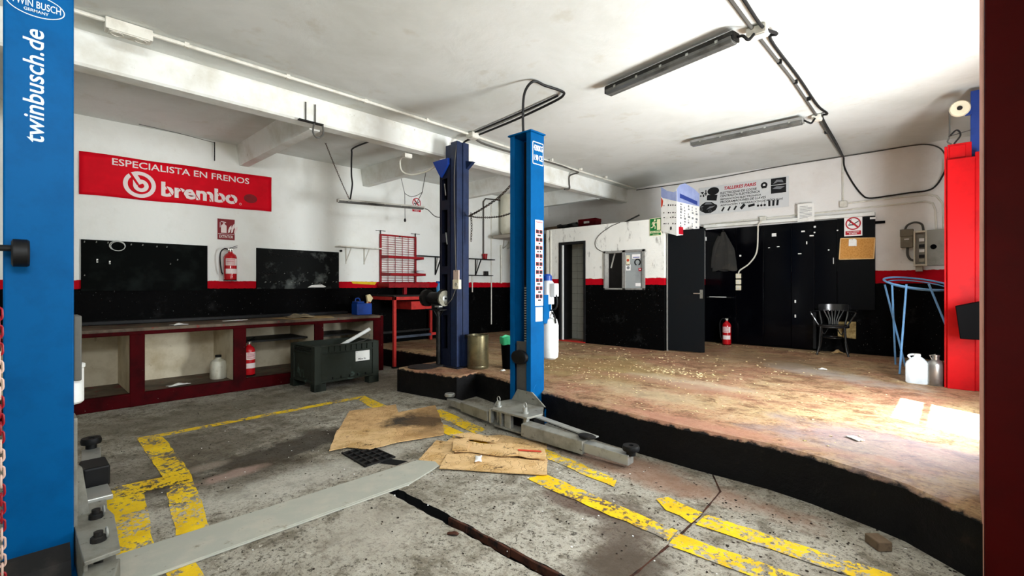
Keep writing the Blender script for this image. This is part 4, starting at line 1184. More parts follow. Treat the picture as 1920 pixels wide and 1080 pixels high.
# water heater and pipes in the back corner
wh = thing('water_heater', 'cream water heater high on the wall in the far left corner', 'water heater', (WX + 0.24, 8.05, 2.58))
MB().lathe([(0.10, 0.0), (0.20, 0.02), (0.235, 0.08), (0.235, 0.9), (0.2, 0.98), (0.05, 1.0)], n=32).build('tank', HEATERM, wh, smooth=True)
MB().lathe([(0.12, 0.0), (0.10, -0.05), (0.03, -0.06)], n=24).build('base_cap', CREAMPL, wh, smooth=True)
for (dx, dy) in ((0.0, -0.07), (0.0, 0.09)):
    MB().tube(curve([(dx, dy, -0.03), (dx, dy, -0.16), (dx - 0.1, dy + 0.03, -0.25), (dx - 0.2, dy + 0.03, -0.3)]), 0.014, 8).build('connection_pipe', CHROME, wh, smooth=True)
def pipe(name, label, pts, r, m, cat='pipe', n=8, smoothpts=0, group=None, clips=None, clipm=None):
    P = curve(pts, smoothpts) if smoothpts else pts
    a = Vector(pts[0])
    t = thing(name, label, cat, a, 0, group)
    MB().tube(P, r, n).build(name + '_run' if name in ('pipe', 'conduit') else 'line', m, t, smooth=True, world=True)
    for c in (clips or []):
        MB().cbox(c, (r * 2.6, r * 2.0, r * 2.4)).build('clip', clipm or m, t, world=True)
    return t
pipe('pipe', 'thin vertical pipe on the wall left of the water heater', [(WX + 0.02, 7.64, 0.5), (WX + 0.02, 7.64, 3.3)], 0.014, PIPEWH)
pipe('pipe', 'grey pipe bending along the top of the wall above the water heater', [(WX + 0.03, 7.38, 2.12), (WX + 0.03, 7.38, 3.3), (WX + 0.03, 7.45, 3.38), (WX + 0.03, 8.2, 3.42), (WX + 0.03, 9.1, 3.42)], 0.016, CABLEGY)
pipe('pipe', 'white waste pipe under the water heater', [(WX + 0.04, 7.95, 1.45), (WX + 0.04, 7.95, 2.35)], 0.022, PIPEWH)
pipe('pipe', 'white pipe hanging below the thin black shelf', [(WX + 0.02, 7.05, 1.25), (WX + 0.02, 7.05, 1.63)], 0.014, PIPEWH)
struct(MB().box(WX, 8.55, HP, -7.45, 9.25, 3.5).build('trim_chimney', WALL_L))

# chains between navy and blue posts
def chain(label, pts, r=0.012, step=0.035):
    P = curve(pts, 14)
    t = thing('steel_chain', label, 'chain', P[0])
    L = [0]
    for i in range(1, len(P)):
        L.append(L[-1] + (P[i] - P[i - 1]).length)
    b = MB()
    n = int(L[-1] / step)
    for k in range(n + 1):
        s = min(k * step, L[-1] - 1e-4)
        i = max(j for j in range(len(L) - 1) if L[j] <= s)
        f = (s - L[i]) / max(L[i + 1] - L[i], 1e-6)
        p = P[i].lerp(P[i + 1], f)
        d = (P[i + 1] - P[i]).normalized()
        u = d.cross(Vector((0, 0, 1)) if abs(d.z) < 0.9 else Vector((1, 0, 0))).normalized()
        if k % 2:
            u = d.cross(u)
        b.tube([p + d * (step * 0.72 * math.cos(a)) + u * (r * math.sin(a)) for a in [2 * PI * j / 8 for j in range(8)]], r * 0.35, 4, True)
    b.build('chain_links', CHAINM, t, smooth=True, world=True)
    return t
chain('rusty chain slung from the navy post, upper of two strands', [(-4.75, 4.22, 2.33), (-4.4, 4.1, 2.36), (-3.9, 3.95, 2.45), (-3.42, 3.80, 2.62)], 0.013, 0.036)
chain('rusty chain slung from the navy post, lower sagging strand', [(-4.75, 4.22, 2.33), (-4.45, 4.12, 2.27), (-3.9, 3.95, 2.21), (-3.42, 3.80, 2.23)], 0.010, 0.03)
chain('short loose chain end dangling beside the navy post', [(-4.68, 4.19, 2.34), (-4.67, 4.19, 2.2), (-4.675, 4.19, 2.05), (-4.68, 4.19, 1.98)], 0.012, 0.034)

# ------------------------------------------------------------------ masonry workbench and what stands on it
BY0, BY1, BX = -1.2, 4.23, -6.90
wb = thing('workbench', 'long masonry workbench with dark red piers along the left wall', 'workbench', (-7.37, 2.0, 0))
def jag(x, y0, y1, z, n=60, a=0.006):
    return [(x + random.uniform(-a, a), y0 + (y1 - y0) * k / n, z) for k in range(n + 1)]
b = MB()
ed = [(q[0], q[1]) for q in jag(BX, BY0, BY1, 0)]
b.prism(ed + [(WX + 0.002, BY1), (WX + 0.002, BY0)], 0.87, 0.905, 'z')
b.build('bench_top', BENCHTOP, wb, world=True)
MB().box(BX - 0.10, BY0, 0.825, BX - 0.004, BY1, 0.872).build('front_rail', BENCHRED, wb, bev=0.008, world=True)
MB().box(WX + 0.002, BY0, 0.905, WX + 0.16, BY1 - 0.2, 0.955).build('back_ledge', BLACKMATT, wb, bev=0.01, world=True)
for (a, c) in ((-0.2, -0.06), (0.945, 1.085), (2.013, 2.167), (3.088, 3.226), (4.06, 4.225)):
    MB().box(WX + 0.01, a + 0.004, 0.15, BX - 0.012, c - 0.004, 0.87).build('pier', CREAM, wb, world=True)
    MB().box(BX - 0.03, a, 0.0, BX, c, 0.83).build('pier_face', BENCHRED, wb, bev=0.008, world=True)
MB().box(BX - 0.07, BY0, 0, BX - 0.002, BY1, 0.155).build('plinth', BENCHRED, wb, bev=0.01, world=True)
MB().box(WX + 0.01, BY0, 0, BX - 0.06, BY1, 0.145).build('bench_floor', BENCHTOP, wb, world=True)
MB().box(WX + 0.005, BY0, 0.14, WX + 0.05, BY1, 0.87).build('bench_back', CREAM, wb, world=True)
MB().box(WX + 0.01, 2.167, 0.60, BX - 0.25, 4.06, 0.625).build('inner_shelf', IRON, wb, world=True)
MB().box(BX - 0.012, 4.18, 0.0, BX + 0.006, 4.235, 0.9).build('end_post', BENCHRED, wb, bev=0.004, world=True)

jg = thing('jug', 'dirty white plastic jug in the workbench niche left of the extinguisher', 'jug', (-7.25, 1.93, 0.146))
MB().lathe([(0.09, 0), (0.10, 0.015), (0.10, 0.19), (0.085, 0.235), (0.04, 0.265), (0.035, 0.29)], n=24).build('jug_body', M('grimy_white_plastic', '#c9c6b6', 0.5, col2='#a8a18b', sc=8), jg, smooth=True)
MB().lathe([(0.038, 0.285), (0.038, 0.315)], n=16).build('cap', IRON, jg)
def crumple(name, label, cat, loc, sx, sy, h, m, seed, rz=0, n=10):
    r = random.Random(seed)
    t = thing(name, label, cat, loc, rz)
    b = MB()
    for j in range(n + 1):
        for i in range(n + 1):
            u, v = i / n - .5, j / n - .5
            e = 1 + 0.14 * math.sin(7 * u + seed) * math.cos(5 * v)
            b.v.append((u * sx * e + r.uniform(-.01, .01) * sx, v * sy * e + r.uniform(-.01, .01) * sy, max(0.002, h * math.exp(-((u * 3 - .2) ** 2 + (v * 3) ** 2)) * (0.8 + 0.4 * math.sin(9 * u + 6 * v + seed)) + r.uniform(0, .08) * h + 0.004)))
    for j in range(n):
        for i in range(n):
            a = j * (n + 1) + i
            b.f.append((a, a + 1, a + n + 2, a + n + 1)); b.m.append(0)
    o = b.build(name.split('_')[-1] + '_sheet', m, t, smooth=True, ang=50)
    s = o.modifiers.new('thickness', 'SOLIDIFY'); s.thickness = 0.004; s.offset = 1
    return t
crumple('cleaning_rag', 'grimy tan cloth bunched on a cardboard sheet on the workbench', 'rag', (-7.28, 3.02, 0.913), 0.42, 0.36, 0.075, CLOTH, 4)
cb = thing('cardboard_sheet', 'flat worn cardboard sheet on the workbench top under the rag', 'cardboard', (-7.2, 3.1, 0.907))
MB().prism([(-0.25, -0.42), (0.26, -0.3), (0.28, 0.3), (-0.1, 0.42), (-0.26, 0.25)], 0, 0.005, 'z').build('sheet', M('greasy_card', '#a58a60', 0.85, col2='#6b5537', sc=5), cb)
crumple('paper_scrap', 'white torn paper scrap on the workbench above the first niche', 'paper', (-7.02, 1.44, 0.906), 0.09, 0.16, 0.02, PAPER, 2, 0.4, 6)
crumple('paper_scrap', 'flat white paper strip on the workbench near the second pier', 'paper', (-7.3, 2.15, 0.906), 0.06, 0.3, 0.008, PAPER, 5, 0.1, 6)
crumple('paper_scrap', 'dusty white paper scrap lying on the floor of the workbench niche', 'paper', (-7.1, 1.45, 0.147), 0.08, 0.22, 0.02, PAPER, 8, 0.2, 6)
bb = thing('jerrycan', 'cut blue plastic can holding a brush, on the workbench end', 'canister', (-7.35, 4.10, 0.905))
c = MB()
c.prism([(-0.09, -0.14), (0.09, -0.14), (0.1, -0.12), (0.1, 0.12), (0.09, 0.14), (-0.09, 0.14), (-0.1, 0.12), (-0.1, -0.12)], 0, 0.19, 'z')
c.build('can_body', BLUEPL, bb, bev=0.008)
MB().prism([(-0.095, -0.13), (0.095, -0.13), (0.085, 0.0), (-0.085, 0.0)], 0.19, 0.225, 'z').build('can_shoulder', BLUEPL, bb, bev=0.006)
MB().tube(curve([(0, -0.12, 0.22), (0, -0.11, 0.27), (0, -0.05, 0.27), (0, -0.03, 0.22)]), 0.012, 8).build('can_handle', BLUEPL, bb, smooth=True)
br = thing('brush', 'paint brush with pale bristles standing in the blue can', 'brush', (-7.33, 4.2, 1.08))
MB().bar((0.02, -0.05, -0.10), (0.0, 0.0, 0.06), 0.03, 0.012).build('brush_handle', WOOD, br, bev=0.003)
b = MB()
b.prism([(-0.015, 0.05), (0.045, 0.03), (0.09, 0.10), (0.03, 0.17), (-0.03, 0.15)], -0.025, 0.025, 'x')
b.build('bristles', BRISTLE, br, bev=0.006)

# ------------------------------------------------------------------ grey pallet crate
cr = thing('plastic_crate', 'large dark grey plastic pallet crate with white label before the workbench', 'crate', (-6.08, 2.72, 0), R90 + math.radians(2.4))
CW, CD, CH = 0.965, 0.70, 0.60
b = MB()
zb = 0.13
for (x0, y0, x1, y1) in [(0.03, 0.02, CW - 0.03, 0.045), (0.03, CD - 0.045, CW - 0.03, CD - 0.02), (0.02, 0.03, 0.045, CD - 0.03), (CW - 0.045, 0.03, CW - 0.02, CD - 0.03)]:
    b.box(x0, y0, zb, x1, y1, CH - 0.01)
b.box(0.03, 0.03, zb, CW - 0.03, CD - 0.03, zb + 0.03)
b.build('crate_shell', CRATE, cr, bev=0.003)
for (x, y) in ((0, 0), (CW - 0.10, 0), (0, CD - 0.1), (CW - 0.10, CD - 0.1)):
    MB().box(x, y, 0, x + 0.10, y + 0.10, CH).build('corner_post', CRATE, cr, bev=0.008)
    s_ = 1 if x == 0 else -1
    MB().box(min(x, x + s_ * 0.06 + 0), y, 0, max(x + 0.10, x + 0.10 + s_ * 0.06), y + 0.12, 0.10).build('foot', CRATE, cr, bev=0.006)
q = MB()
q.box(0.08, -0.006, CH - 0.02, CW - 0.08, 0.03, CH)
q.box(0.08, -0.004, CH - 0.11, CW - 0.08, 0.03, CH - 0.095)
q.box(0.08, -0.004, 0.105, CW - 0.08, 0.03, 0.135)
q.box(-0.004, 0.08, CH - 0.02, 0.03, CD - 0.08, CH)
q.box(-0.003, 0.08, CH - 0.11, 0.03, CD - 0.08, CH - 0.095)
q.box(-0.003, 0.08, 0.105, 0.03, CD - 0.08, 0.135)
q.box(CW - 0.03, 0.08, CH - 0.02, CW + 0.003, CD - 0.08, CH)
q.box(0.08, CD - 0.03, CH - 0.02, CW - 0.08, CD + 0.004, CH)
q.build('rim', CRATE, cr, bev=0.003)
rib = MB().box(0, -0.004, CH - 0.1, 0.014, 0.03, CH - 0.015).build('rib', CRATE, cr)
rib.location = (0.2, 0, 0)
for k in range(1, 8):
    o = rib.copy(); o.parent = cr; o.location = (0.2 + k * 0.082, 0, 0); COL.objects.link(o)
for k in range(5):
    MB().box(0.25 + k * 0.125, 0.012, 0.135, 0.265 + k * 0.125, 0.03, 0.165).build('drain_notch', VOID, cr)
for k in range(3):
    MB().box(-0.004, 0.12, CH - 0.04 - k * 0.025, 0.02, CD - 0.12, CH - 0.032 - k * 0.025).build('side_rib', CRATE, cr)
lb = MB().box(0.60, 0.012, 0.335, 0.82, 0.021, 0.475).build('label_sheet', PAPER, cr)
text('PKw i/c', 0.64, 0.35, 0.12, 0.028, 0.0115, PRINTBK, lb, bold=0.02)
MB().box(0.615, 0.0113, 0.458, 0.625, 0.012, 0.466).build('label_dot', PRINTBL, lb)
tb = thing('white_tube', 'white plastic tube sticking out of the dark grey crate', 'tube', (-6.5, 3.3, 0.5))
MB().tube([(-6.5, 3.02, 0.40), (-6.5, 3.755, 0.735)], 0.027, 18).build('tube_body', WHITE, tb, smooth=True, world=True)
MB().tube([(-6.5, 3.752, 0.7335), (-6.5, 3.757, 0.736)], 0.02, 16).build('tube_bore', VOID, tb, world=True)
wi = thing('wire_loop', 'thin bent wire sticking up in the right end of the grey crate', 'wire', (-6.5, 3.6, 0.4))
MB().tube(curve([(-6.45, 3.3, 0.45), (-6.42, 3.5, 0.56), (-6.4, 3.62, 0.585), (-6.4, 3.68, 0.62), (-6.4, 3.70, 0.67), (-6.4, 3.64, 0.66)]), 0.006, 6).build('wire', CABLEGY, wi, smooth=True, world=True)

# ------------------------------------------------------------------ red steel table, grinder, drum, buckets
tb = thing('steel_table', 'orange red steel table with drawer beside the grinder', 'table', (-7.3, 5.15, 0))
fx, y0, y1 = -6.87, 4.42, 5.85
MB().box(-7.75, y0, 1.205, fx, y1, 1.225).build('table_top', IRON, tb, world=True)
b = MB().box(fx - 0.05, y0, 1.15, fx, y1, 1.205).box(-7.75, y0, 1.15, fx, y0 + 0.05, 1.205)
b.build('top_frame', TABLERED, tb, bev=0.004, world=True)
for (x, y, z) in ((fx - 0.05, y0, 0.0), (fx - 0.05, y1 - 0.05, HP), (-7.75, y0, 0.0), (-7.75, y1 - 0.05, HP)):
    MB().box(x, y, z, x + 0.05, y + 0.05, 1.15).build('leg', TABLERED, tb, bev=0.004, world=True)
MB().box(fx - 0.06, y0 - 0.01, 0.0, fx + 0.01, y0 + 0.06, 0.03).build('foot', IRON, tb, world=True)
dr = MB().box(-7.4, 4.76, 0.98, fx + 0.015, 5.38, 1.12).build('drawer', TABLERED, tb, bev=0.004, world=True)
h = MB()
h.tube(curve([(fx + 0.015, 4.97, 1.06), (fx + 0.045, 4.99, 1.05), (fx + 0.045, 5.07, 1.05), (fx + 0.015, 5.09, 1.06)]), 0.008, 6)
h.build('handle', RACKRED, dr, smooth=True).location = -Vector(tb.location)
MB().box(fx - 0.05, y0 + 0.05, 0.50, fx - 0.01, y1 - 0.4, 0.54).build('shelf_rail', M('dull_blue_grey_bar', '#3c4450', 0.5, col2='#2c3038', sc=8), tb, world=True)
MB().box(fx - 0.045, 5.2, 0.505, fx - 0.005, y1, 0.55).build('shelf_rail', TABLERED, tb, world=True)
MB().box(-7.75, y0 + 0.05, 0.50, -7.71, y1, 0.54).build('shelf_rail', IRON, tb, world=True)

gr = thing('bench_grinder', 'dark bench grinder on a pedestal standing before the navy post', 'grinder', (-5.13, 4.0, HP))
MB().lathe([(0.12, 0), (0.12, 0.015), (0.05, 0.02)], n=24).build('foot_plate', IRON, gr, smooth=True)
MB().lathe([(0.032, 0.015), (0.032, 0.74)], n=18).build('pedestal_pipe', M('scuffed_black_pipe', '#191919', 0.3, 0.4, col2='#3c3b39', sc=12), gr, smooth=True)
b = MB().box(-0.17, -0.10, 0.755, 0.15, 0.12, 0.77)
for a in (0, PI / 2, PI, 3 * PI / 2):
    b.bar((0.02 * math.cos(a), 0.02 * math.sin(a), 0.66), (0.1 * math.cos(a), 0.08 * math.sin(a), 0.757), 0.012, 0.012)
b.build('mounting_plate', IRON, gr)
MB().box(-0.07, -0.07, 0.77, 0.07, 0.07, 0.84).build('motor_base', BLACKMATT, gr, bev=0.012)
MB().lathe([(0.05, -0.17), (0.075, -0.15), (0.085, -0.13), (0.085, 0.07), (0.075, 0.09), (0.04, 0.10)], (-0.02, 0, 0.915), 26, axis='x').build('motor', BLACKMATT, gr, smooth=True)
MB().lathe([(0.105, 0.0), (0.105, 0.028)], (0.115, 0, 0.915), 36, axis='x').build('grinding_wheel', M('grinding_stone', '#8f8c7c', 0.85, col2='#6e6b5d', sc=30), gr, smooth=True)
MB().lathe([(0.04, 0.029), (0.042, 0.032), (0.02, 0.036)], (0.115, 0, 0.915), 24, axis='x').build('flange_washer', LSTEEL, gr, smooth=True)
MB().lathe([(0.014, 0.034), (0.014, 0.05)], (0.115, 0, 0.915), 6, axis='x').build('spindle_nut', IRON, gr)
MB().lathe([(0.095, 0.0), (0.095, 0.028)], (-0.27, 0, 0.915), 30, axis='x').build('grinding_wheel', IRON, gr, smooth=True)
b = MB()
n = 22
vs = []
for (x0_, x1_) in ((0.10, 0.118), ):
    for j in range(n):
        a0, a1 = -0.9 + 4.1 * j / n, -0.9 + 4.1 * (j + 1) / n
        P = lambda r, x, a: (x, r * math.cos(a), 0.915 + r * math.sin(a))
        b.poly([P(0.125, 0.095, a0), P(0.125, 0.15, a0), P(0.125, 0.15, a1), P(0.125, 0.095, a1)])
        b.poly([P(0.03, 0.095, a0), P(0.125, 0.095, a0), P(0.125, 0.095, a1), P(0.03, 0.095, a1)])
b.build('wheel_guard', IRON, gr, smooth=True)
b = MB()
for j in range(n):
    a0, a1 = 2 * PI * j / n, 2 * PI * (j + 1) / n
    P = lambda r, x, a: (x, r * math.cos(a), 0.915 + r * math.sin(a))
    b.poly([P(0.118, -0.28, a0), P(0.118, -0.22, a0), P(0.118, -0.22, a1), P(0.118, -0.28, a1)])
    b.poly([P(0.0, -0.22, a0), P(0.118, -0.22, a0), P(0.118, -0.22, a1)])
b.build('wheel_guard', IRON, gr, smooth=True)
MB().box(0.06, -0.11, 0.80, 0.15, -0.05, 0.82).build('tool_rest', LSTEEL, gr)

dm = thing('tin_drum', 'open tarnished tin drum standing beside the navy post', 'drum', (-4.60, 4.24, HP))
k = 0.142
MB().lathe([(k * 0.97, 0), (k, 0.008), (k, 0.425), (k * 1.03, 0.43), (k * 1.03, 0.438), (k * 0.96, 0.438), (k * 0.96, 0.03), (0.0, 0.03)], n=40, cap=False).build('drum_shell', DRUMM, dm, smooth=True)
MB().lathe([(k * 1.01, 0.02), (k * 1.02, 0.03), (k * 1.01, 0.04)], n=40, cap=False).build('bottom_bead', DRUMM, dm, smooth=True)
MB().box(-0.12, -0.12, 0.40, -0.07, -0.085, 0.44).build('drum_clip', IRON, dm)
bk = thing('bucket', 'small white bucket with black handle behind the tin drum', 'bucket', (-5.25, 4.93, HP))
MB().lathe([(0.075, 0), (0.09, 0.30), (0.096, 0.30), (0.096, 0.325), (0.083, 0.325), (0.07, 0.01)], n=28).build('bucket_body', CREAMPL, bk, smooth=True)
MB().tube([(0.097 * math.cos(a), 0.097 * math.sin(a) , 0.27 - 0.09 * math.sin(-a)) for a in [-PI + PI * j / 14 for j in range(15)]], 0.008, 6).build('handle', PLASTIC_BK, bk, smooth=True)
MB().lathe([(0.08, 0.323), (0.08, 0.34)], n=24).build('contents', IRON, bk)
bn_ = thing('waste_bin', 'black bin with a mint green bag rim left of the bright blue post', 'bin', (-4.28, 4.52, HP))
MB().lathe([(0.10, 0), (0.125, 0.38), (0.115, 0.38), (0.09, 0.02)], n=26).build('bin_body', PLASTIC_BK, bn_, smooth=True)
b = MB()
n = 30
pr = [(0.129, 0.32), (0.136, 0.36), (0.134, 0.41), (0.12, 0.42), (0.112, 0.38)]
b.lathe(pr, n=n, cap=False)
b.v = [(x * (1 + 0.025 * math.sin(7 * math.atan2(y, x))), y * (1 + 0.025 * math.sin(7 * math.atan2(y, x))), z + 0.008 * math.sin(5 * math.atan2(y, x))) for (x, y, z) in b.v]
b.build('bin_bag', GREENPL, bn_, smooth=True)
crumple('paper_scrap', 'crumpled white tissue on the platform in front of the black bin', 'paper', (-4.20, 4.30, HP + 0.001), 0.06, 0.06, 0.03, PAPER, 11, 0, 5)

# ------------------------------------------------------------------ office front extras
sl = thing('exit_sign', 'green emergency exit sign at the right end of the office front', 'sign', (-3.785, PY, 2.235))
MB().box(0, -0.008, 0, 0.212, 0, 0.298).build('plate', SIGNCRM, sl)
b = MB()
b.box(0.008, -0.0092, 0.082, 0.204, -0.008, 0.29)
b.box(0.008, -0.0092, 0.008, 0.204, -0.008, 0.045)
b.build('green_field', SIGNGRN, sl)
b = MB().poly([(0.135, -0.0102, 0.095), (0.198, -0.0102, 0.095), (0.198, -0.0102, 0.275), (0.135, -0.0102, 0.275)])
b.disc((0.098, -0.0102, 0.262), 0.017)
for (p, q, w) in [((0.092, 0.24), (0.075, 0.185), 0.034), ((0.085, 0.235), (0.12, 0.21), 0.013), ((0.12, 0.21), (0.135, 0.225), 0.012), ((0.085, 0.235), (0.055, 0.225), 0.013), ((0.055, 0.225), (0.045, 0.195), 0.012),
                  ((0.078, 0.185), (0.105, 0.155), 0.017), ((0.105, 0.155), (0.1, 0.112), 0.014), ((0.075, 0.185), (0.06, 0.145), 0.017), ((0.06, 0.145), (0.025, 0.14), 0.013)]:
    d_ = Vector((q[0] - p[0], q[1] - p[1])); d_.normalize(); nx_, nz_ = -d_.y * w / 2, d_.x * w / 2
    b.poly([(p[0] + nx_, -0.0104, p[1] + nz_), (q[0] + nx_, -0.0104, q[1] + nz_), (q[0] - nx_, -0.0104, q[1] - nz_), (p[0] - nx_, -0.0104, p[1] - nz_)])
b.box(0.06, -0.0102, 0.02, 0.15, -0.0094, 0.028)
b.poly([(0.15, -0.0102, 0.012), (0.17, -0.0102, 0.024), (0.15, -0.0102, 0.036)])
b.build('pictogram', SIGNCRM, sl)
text('SALIDA', 0.02, 0.05, 0.172, 0.028, -0.0095, SIGNGRN, sl, bold=0.015)
pipe('cable', 'thin grey cable curving down the office front to the serving window', [(-4.35, PY - 0.006, 2.52), (-4.55, PY - 0.006, 2.46), (-4.78, PY - 0.006, 2.33), (-4.87, PY - 0.006, 2.2), (-4.83, PY - 0.006, 2.08), (-4.68, PY - 0.006, 2.0)], 0.006, CABLEGY, 'cable', 6, 6)
struct(MB().box(-6.03, PY - 0.02, 1.55, -5.99, PY + 0.0, 2.5).box(-5.93, PY - 0.02, 1.55, -5.91, PY, 2.5).box(-6.03, PY - 0.02, 1.55, -5.91, PY, 1.6).build('trim_1', PIPEWH))
o = thing('wooden_offcut', 'dark stick lying on top of the office, pointing up', 'stick', (-4.4, 7.62, 2.52))
MB().bar((-4.36, 7.6, 2.53), (-4.12, 7.72, 2.66), 0.03, 0.025).build('stick', IRON, o, world=True)
o = thing('toolbox', 'dark red toolbox stored on top of the office', 'toolbox', (-5.2, 7.75, 2.52))
MB().box(-0.2, -0.1, 0, 0.2, 0.1, 0.15).build('box_body', BENCHRED, o, bev=0.01)
MB().box(-0.205, -0.105, 0.10, 0.205, 0.105, 0.17).build('box_lid', BENCHRED, o, bev=0.01)
MB().box(-0.06, -0.112, 0.08, 0.06, -0.1, 0.12).build('clasp', LSTEEL, o)
o = thing('scrap_parts', 'heap of black scrap parts stored on top of the office near the doorway', 'scrap', (-5.65, 7.7, 2.52))
R_ = random.Random(5)
for k in range(9):
    MB().cbox((R_.uniform(-.25, .25), R_.uniform(-.08, .1), 0.05 + R_.uniform(0, .05)), (R_.uniform(.08, .2), R_.uniform(.05, .12), R_.uniform(.04, .09)), (R_.uniform(-.4, .4), R_.uniform(-.3, .3), R_.uniform(0, 3))).build('scrap_piece', IRON, o, bev=0.006)
o = thing('wooden_board', 'long brown board lying along the back on top of the office', 'board', (-6.4, 8.2, 2.52))
MB().cbox((0, 0, 0.12), (1.6, 0.3, 0.06), (0, -0.05, 0.1)).build('board', WOODBLK, o, bev=0.004)
MB().cbox((0, -0.2, 0.04), (1.7, 0.2, 0.06), (0, 0.0, 0.05)).build('board', WOODBLK, o, bev=0.004)
# folded cardboard display above the door
dp = thing('cardboard_display', 'folded white and lavender cardboard display standing above the open door', 'display', (-3.57, 7.43, 2.25))
def wing(parent, p0, p1, name, outline, bar=False, seed=1):
    a, c = Vector(p0), Vector(p1)
    d_ = c - a
    g = bpy.data.objects.new(name, None); COL.objects.link(g); g.parent = parent
    g.location = (a.x + 3.57, a.y - 7.43, 0)
    g.rotation_euler = (0, 0, math.atan2(d_.y, d_.x))
    L = d_.length
    b = MB()
    b.prism([(u * L, z) for (u, z) in outline], 0.0, 0.012, 'y')
    b.build('card', PAPER, g)
    return g, L
g1, L1_ = wing(dp, (-3.57, 7.43, 0), (-3.265, 7.35, 0), 'left_wing', [(0, 0.05), (1, -0.05), (1, 0.67), (0.8, 0.66), (0.4, 0.70), (0, 0.79)], seed=2)
b = MB().poly([(0, -0.0015, 0.79), (0.4 * L1_, -0.0015, 0.70), (0.8 * L1_, -0.0015, 0.66), (L1_, -0.0015, 0.67), (L1_, -0.0015, 0.50), (0.1 * L1_, -0.0015, 0.60), (0, -0.0015, 0.63)])
b.build('lavender_header', LAV, g1)
MB().poly([(0, -0.002, 0.62), (0.14 * L1_, -0.002, 0.55), (0.1 * L1_, -0.002, 0.47), (0, -0.002, 0.44)]).build('orange_patch', PRINTOR, g1)
g2, L2_ = wing(dp, (-3.265, 7.35, 0), (-3.20, 8.1, 0), 'right_wing', [(0, -0.05), (1, 0.04), (1, 0.72), (0.75, 0.78), (0.35, 0.83), (0.12, 0.78), (0, 0.70)], seed=3)
MB().poly([(0, -0.0015, 0.70), (0.12 * L2_, -0.0015, 0.78), (0.35 * L2_, -0.0015, 0.83), (0.75 * L2_, -0.0015, 0.78), (L2_, -0.0015, 0.72), (L2_, -0.0015, 0.5), (0, -0.0015, 0.50)]).build('lavender_header', LAV, g2)
MB().poly([(0.12 * L2_, -0.003, 0.64), (0.9 * L2_, -0.003, 0.58), (0.9 * L2_, -0.003, 0.515), (0.12 * L2_, -0.003, 0.57)]).build('blue_title_bar', PRINTBL, g2)
R_ = random.Random(9)
b = MB()
for row, z in enumerate((0.46, 0.34, 0.26, 0.16)):
    for k in range(6):
        x = 0.05 + k * 0.045
        if R_.random() < 0.8:
            b.box(x, -0.002, z - 0.01 * k * 0.5, x + R_.uniform(.012, .03), -0.0012, z - 0.01 * k * 0.5 + R_.uniform(.012, .03))
b.disc((0.2, -0.002, 0.08), 0.03, sx=0.6)
b.build('printed_pictures', PRINTBK, g1, kind='stuff')
b = MB()
for c_ in range(5):
    x = 0.1 + c_ * 0.13
    for k in range(9):
        z = 0.46 - k * 0.045 - c_ * 0.006
        if R_.random() < 0.75:
            b.box(x, -0.002, z, x + R_.uniform(.02, .07), -0.0012, z + R_.uniform(.02, .035))
b.build('printed_pictures', PRINTGY, g2, kind='stuff')
MB().box(0.06, -0.0025, -0.02, 0.2, -0.0015, 0.10).build('red_mark', SIGNRED, g2)
struct(MB().box(-3.535, 7.43, 2.26, -3.49, 9.2, 2.33).build('trim_2', WHITE_PL))

# ------------------------------------------------------------------ back wall things
tl = thing('printed_banner', 'grey printed workshop banner with red title high on the back wall', 'banner', (-3.65, 9.245, 2.765))
TW_, TH_ = 1.55, 0.53
MB().box(0, -0.012, 0.0, TW_, -0.006, TH_).build('banner_sheet', M('pale_grey_vinyl', '#cfd1d2', 0.45, col2='#dcdedd', sc=3), tl)
text('TALLERES PARIS', 0.47, 0.435, 0.56, 0.062, -0.0135, SIGNRED, tl, bold=0.03, shear=0.2)
for k, (s, w) in enumerate((('ELECTRICIDAD DE COCHE', 0.64), ('CENTRALITA ELECTRONICA', 0.69), ('REPARACIÓN ELECTRONICA', 0.71), ('PROGRAMACIONES DE LLAVES', 0.79), ('ADPTACIÓN Y REPARACIÓN DE MÓDULOS', 1.06))):
    text(s, 0.40, 0.36 - k * 0.057, w, 0.042, -0.0135, PRINTBK, tl, bold=0.022, shear=0.15)
b = MB()
b.disc((0.27, -0.013, 0.44), 0.10, sx=1.1, sz=0.75)
b.box(0.15, -0.0132, 0.28, 0.33, -0.012, 0.36)
b.poly([(0.15, -0.0134, 0.28), (0.33, -0.0134, 0.25), (0.35, -0.0134, 0.36), (0.16, -0.0134, 0.38)])
for (x, z, w, h_) in ((0.03, 0.43, 0.06, 0.02), (0.02, 0.36, 0.025, 0.03), (0.07, 0.35, 0.03, 0.05), (0.05, 0.41, 0.03, 0.03), (0.12, 0.37, 0.02, 0.11), (0.10, 0.40, 0.05, 0.02)):
    b.box(x, -0.0132, z, x + w, -0.012, z + h_)
b.build('parts_picture', PRINTBK, tl)
b = MB()
b.poly([(0.01, -0.0132, 0.10), (0.05, -0.0132, 0.07), (0.12, -0.0132, 0.03), (0.22, -0.0132, 0.025), (0.31, -0.0132, 0.07), (0.345, -0.0132, 0.13), (0.34, -0.0132, 0.17), (0.30, -0.0132, 0.19), (0.24, -0.0132, 0.235), (0.12, -0.0132, 0.245), (0.06, -0.0132, 0.215), (0.015, -0.0132, 0.17)])
b.build('car_picture', PRINTBK, tl)
b = MB()
b.poly([(0.10, -0.014, 0.20), (0.13, -0.014, 0.23), (0.22, -0.014, 0.222), (0.26, -0.014, 0.19)])
b.poly([(0.03, -0.014, 0.15), (0.08, -0.014, 0.16), (0.08, -0.014, 0.175), (0.03, -0.014, 0.165)])
b.poly([(0.14, -0.014, 0.10), (0.26, -0.014, 0.13), (0.31, -0.014, 0.16), (0.2, -0.014, 0.15)])
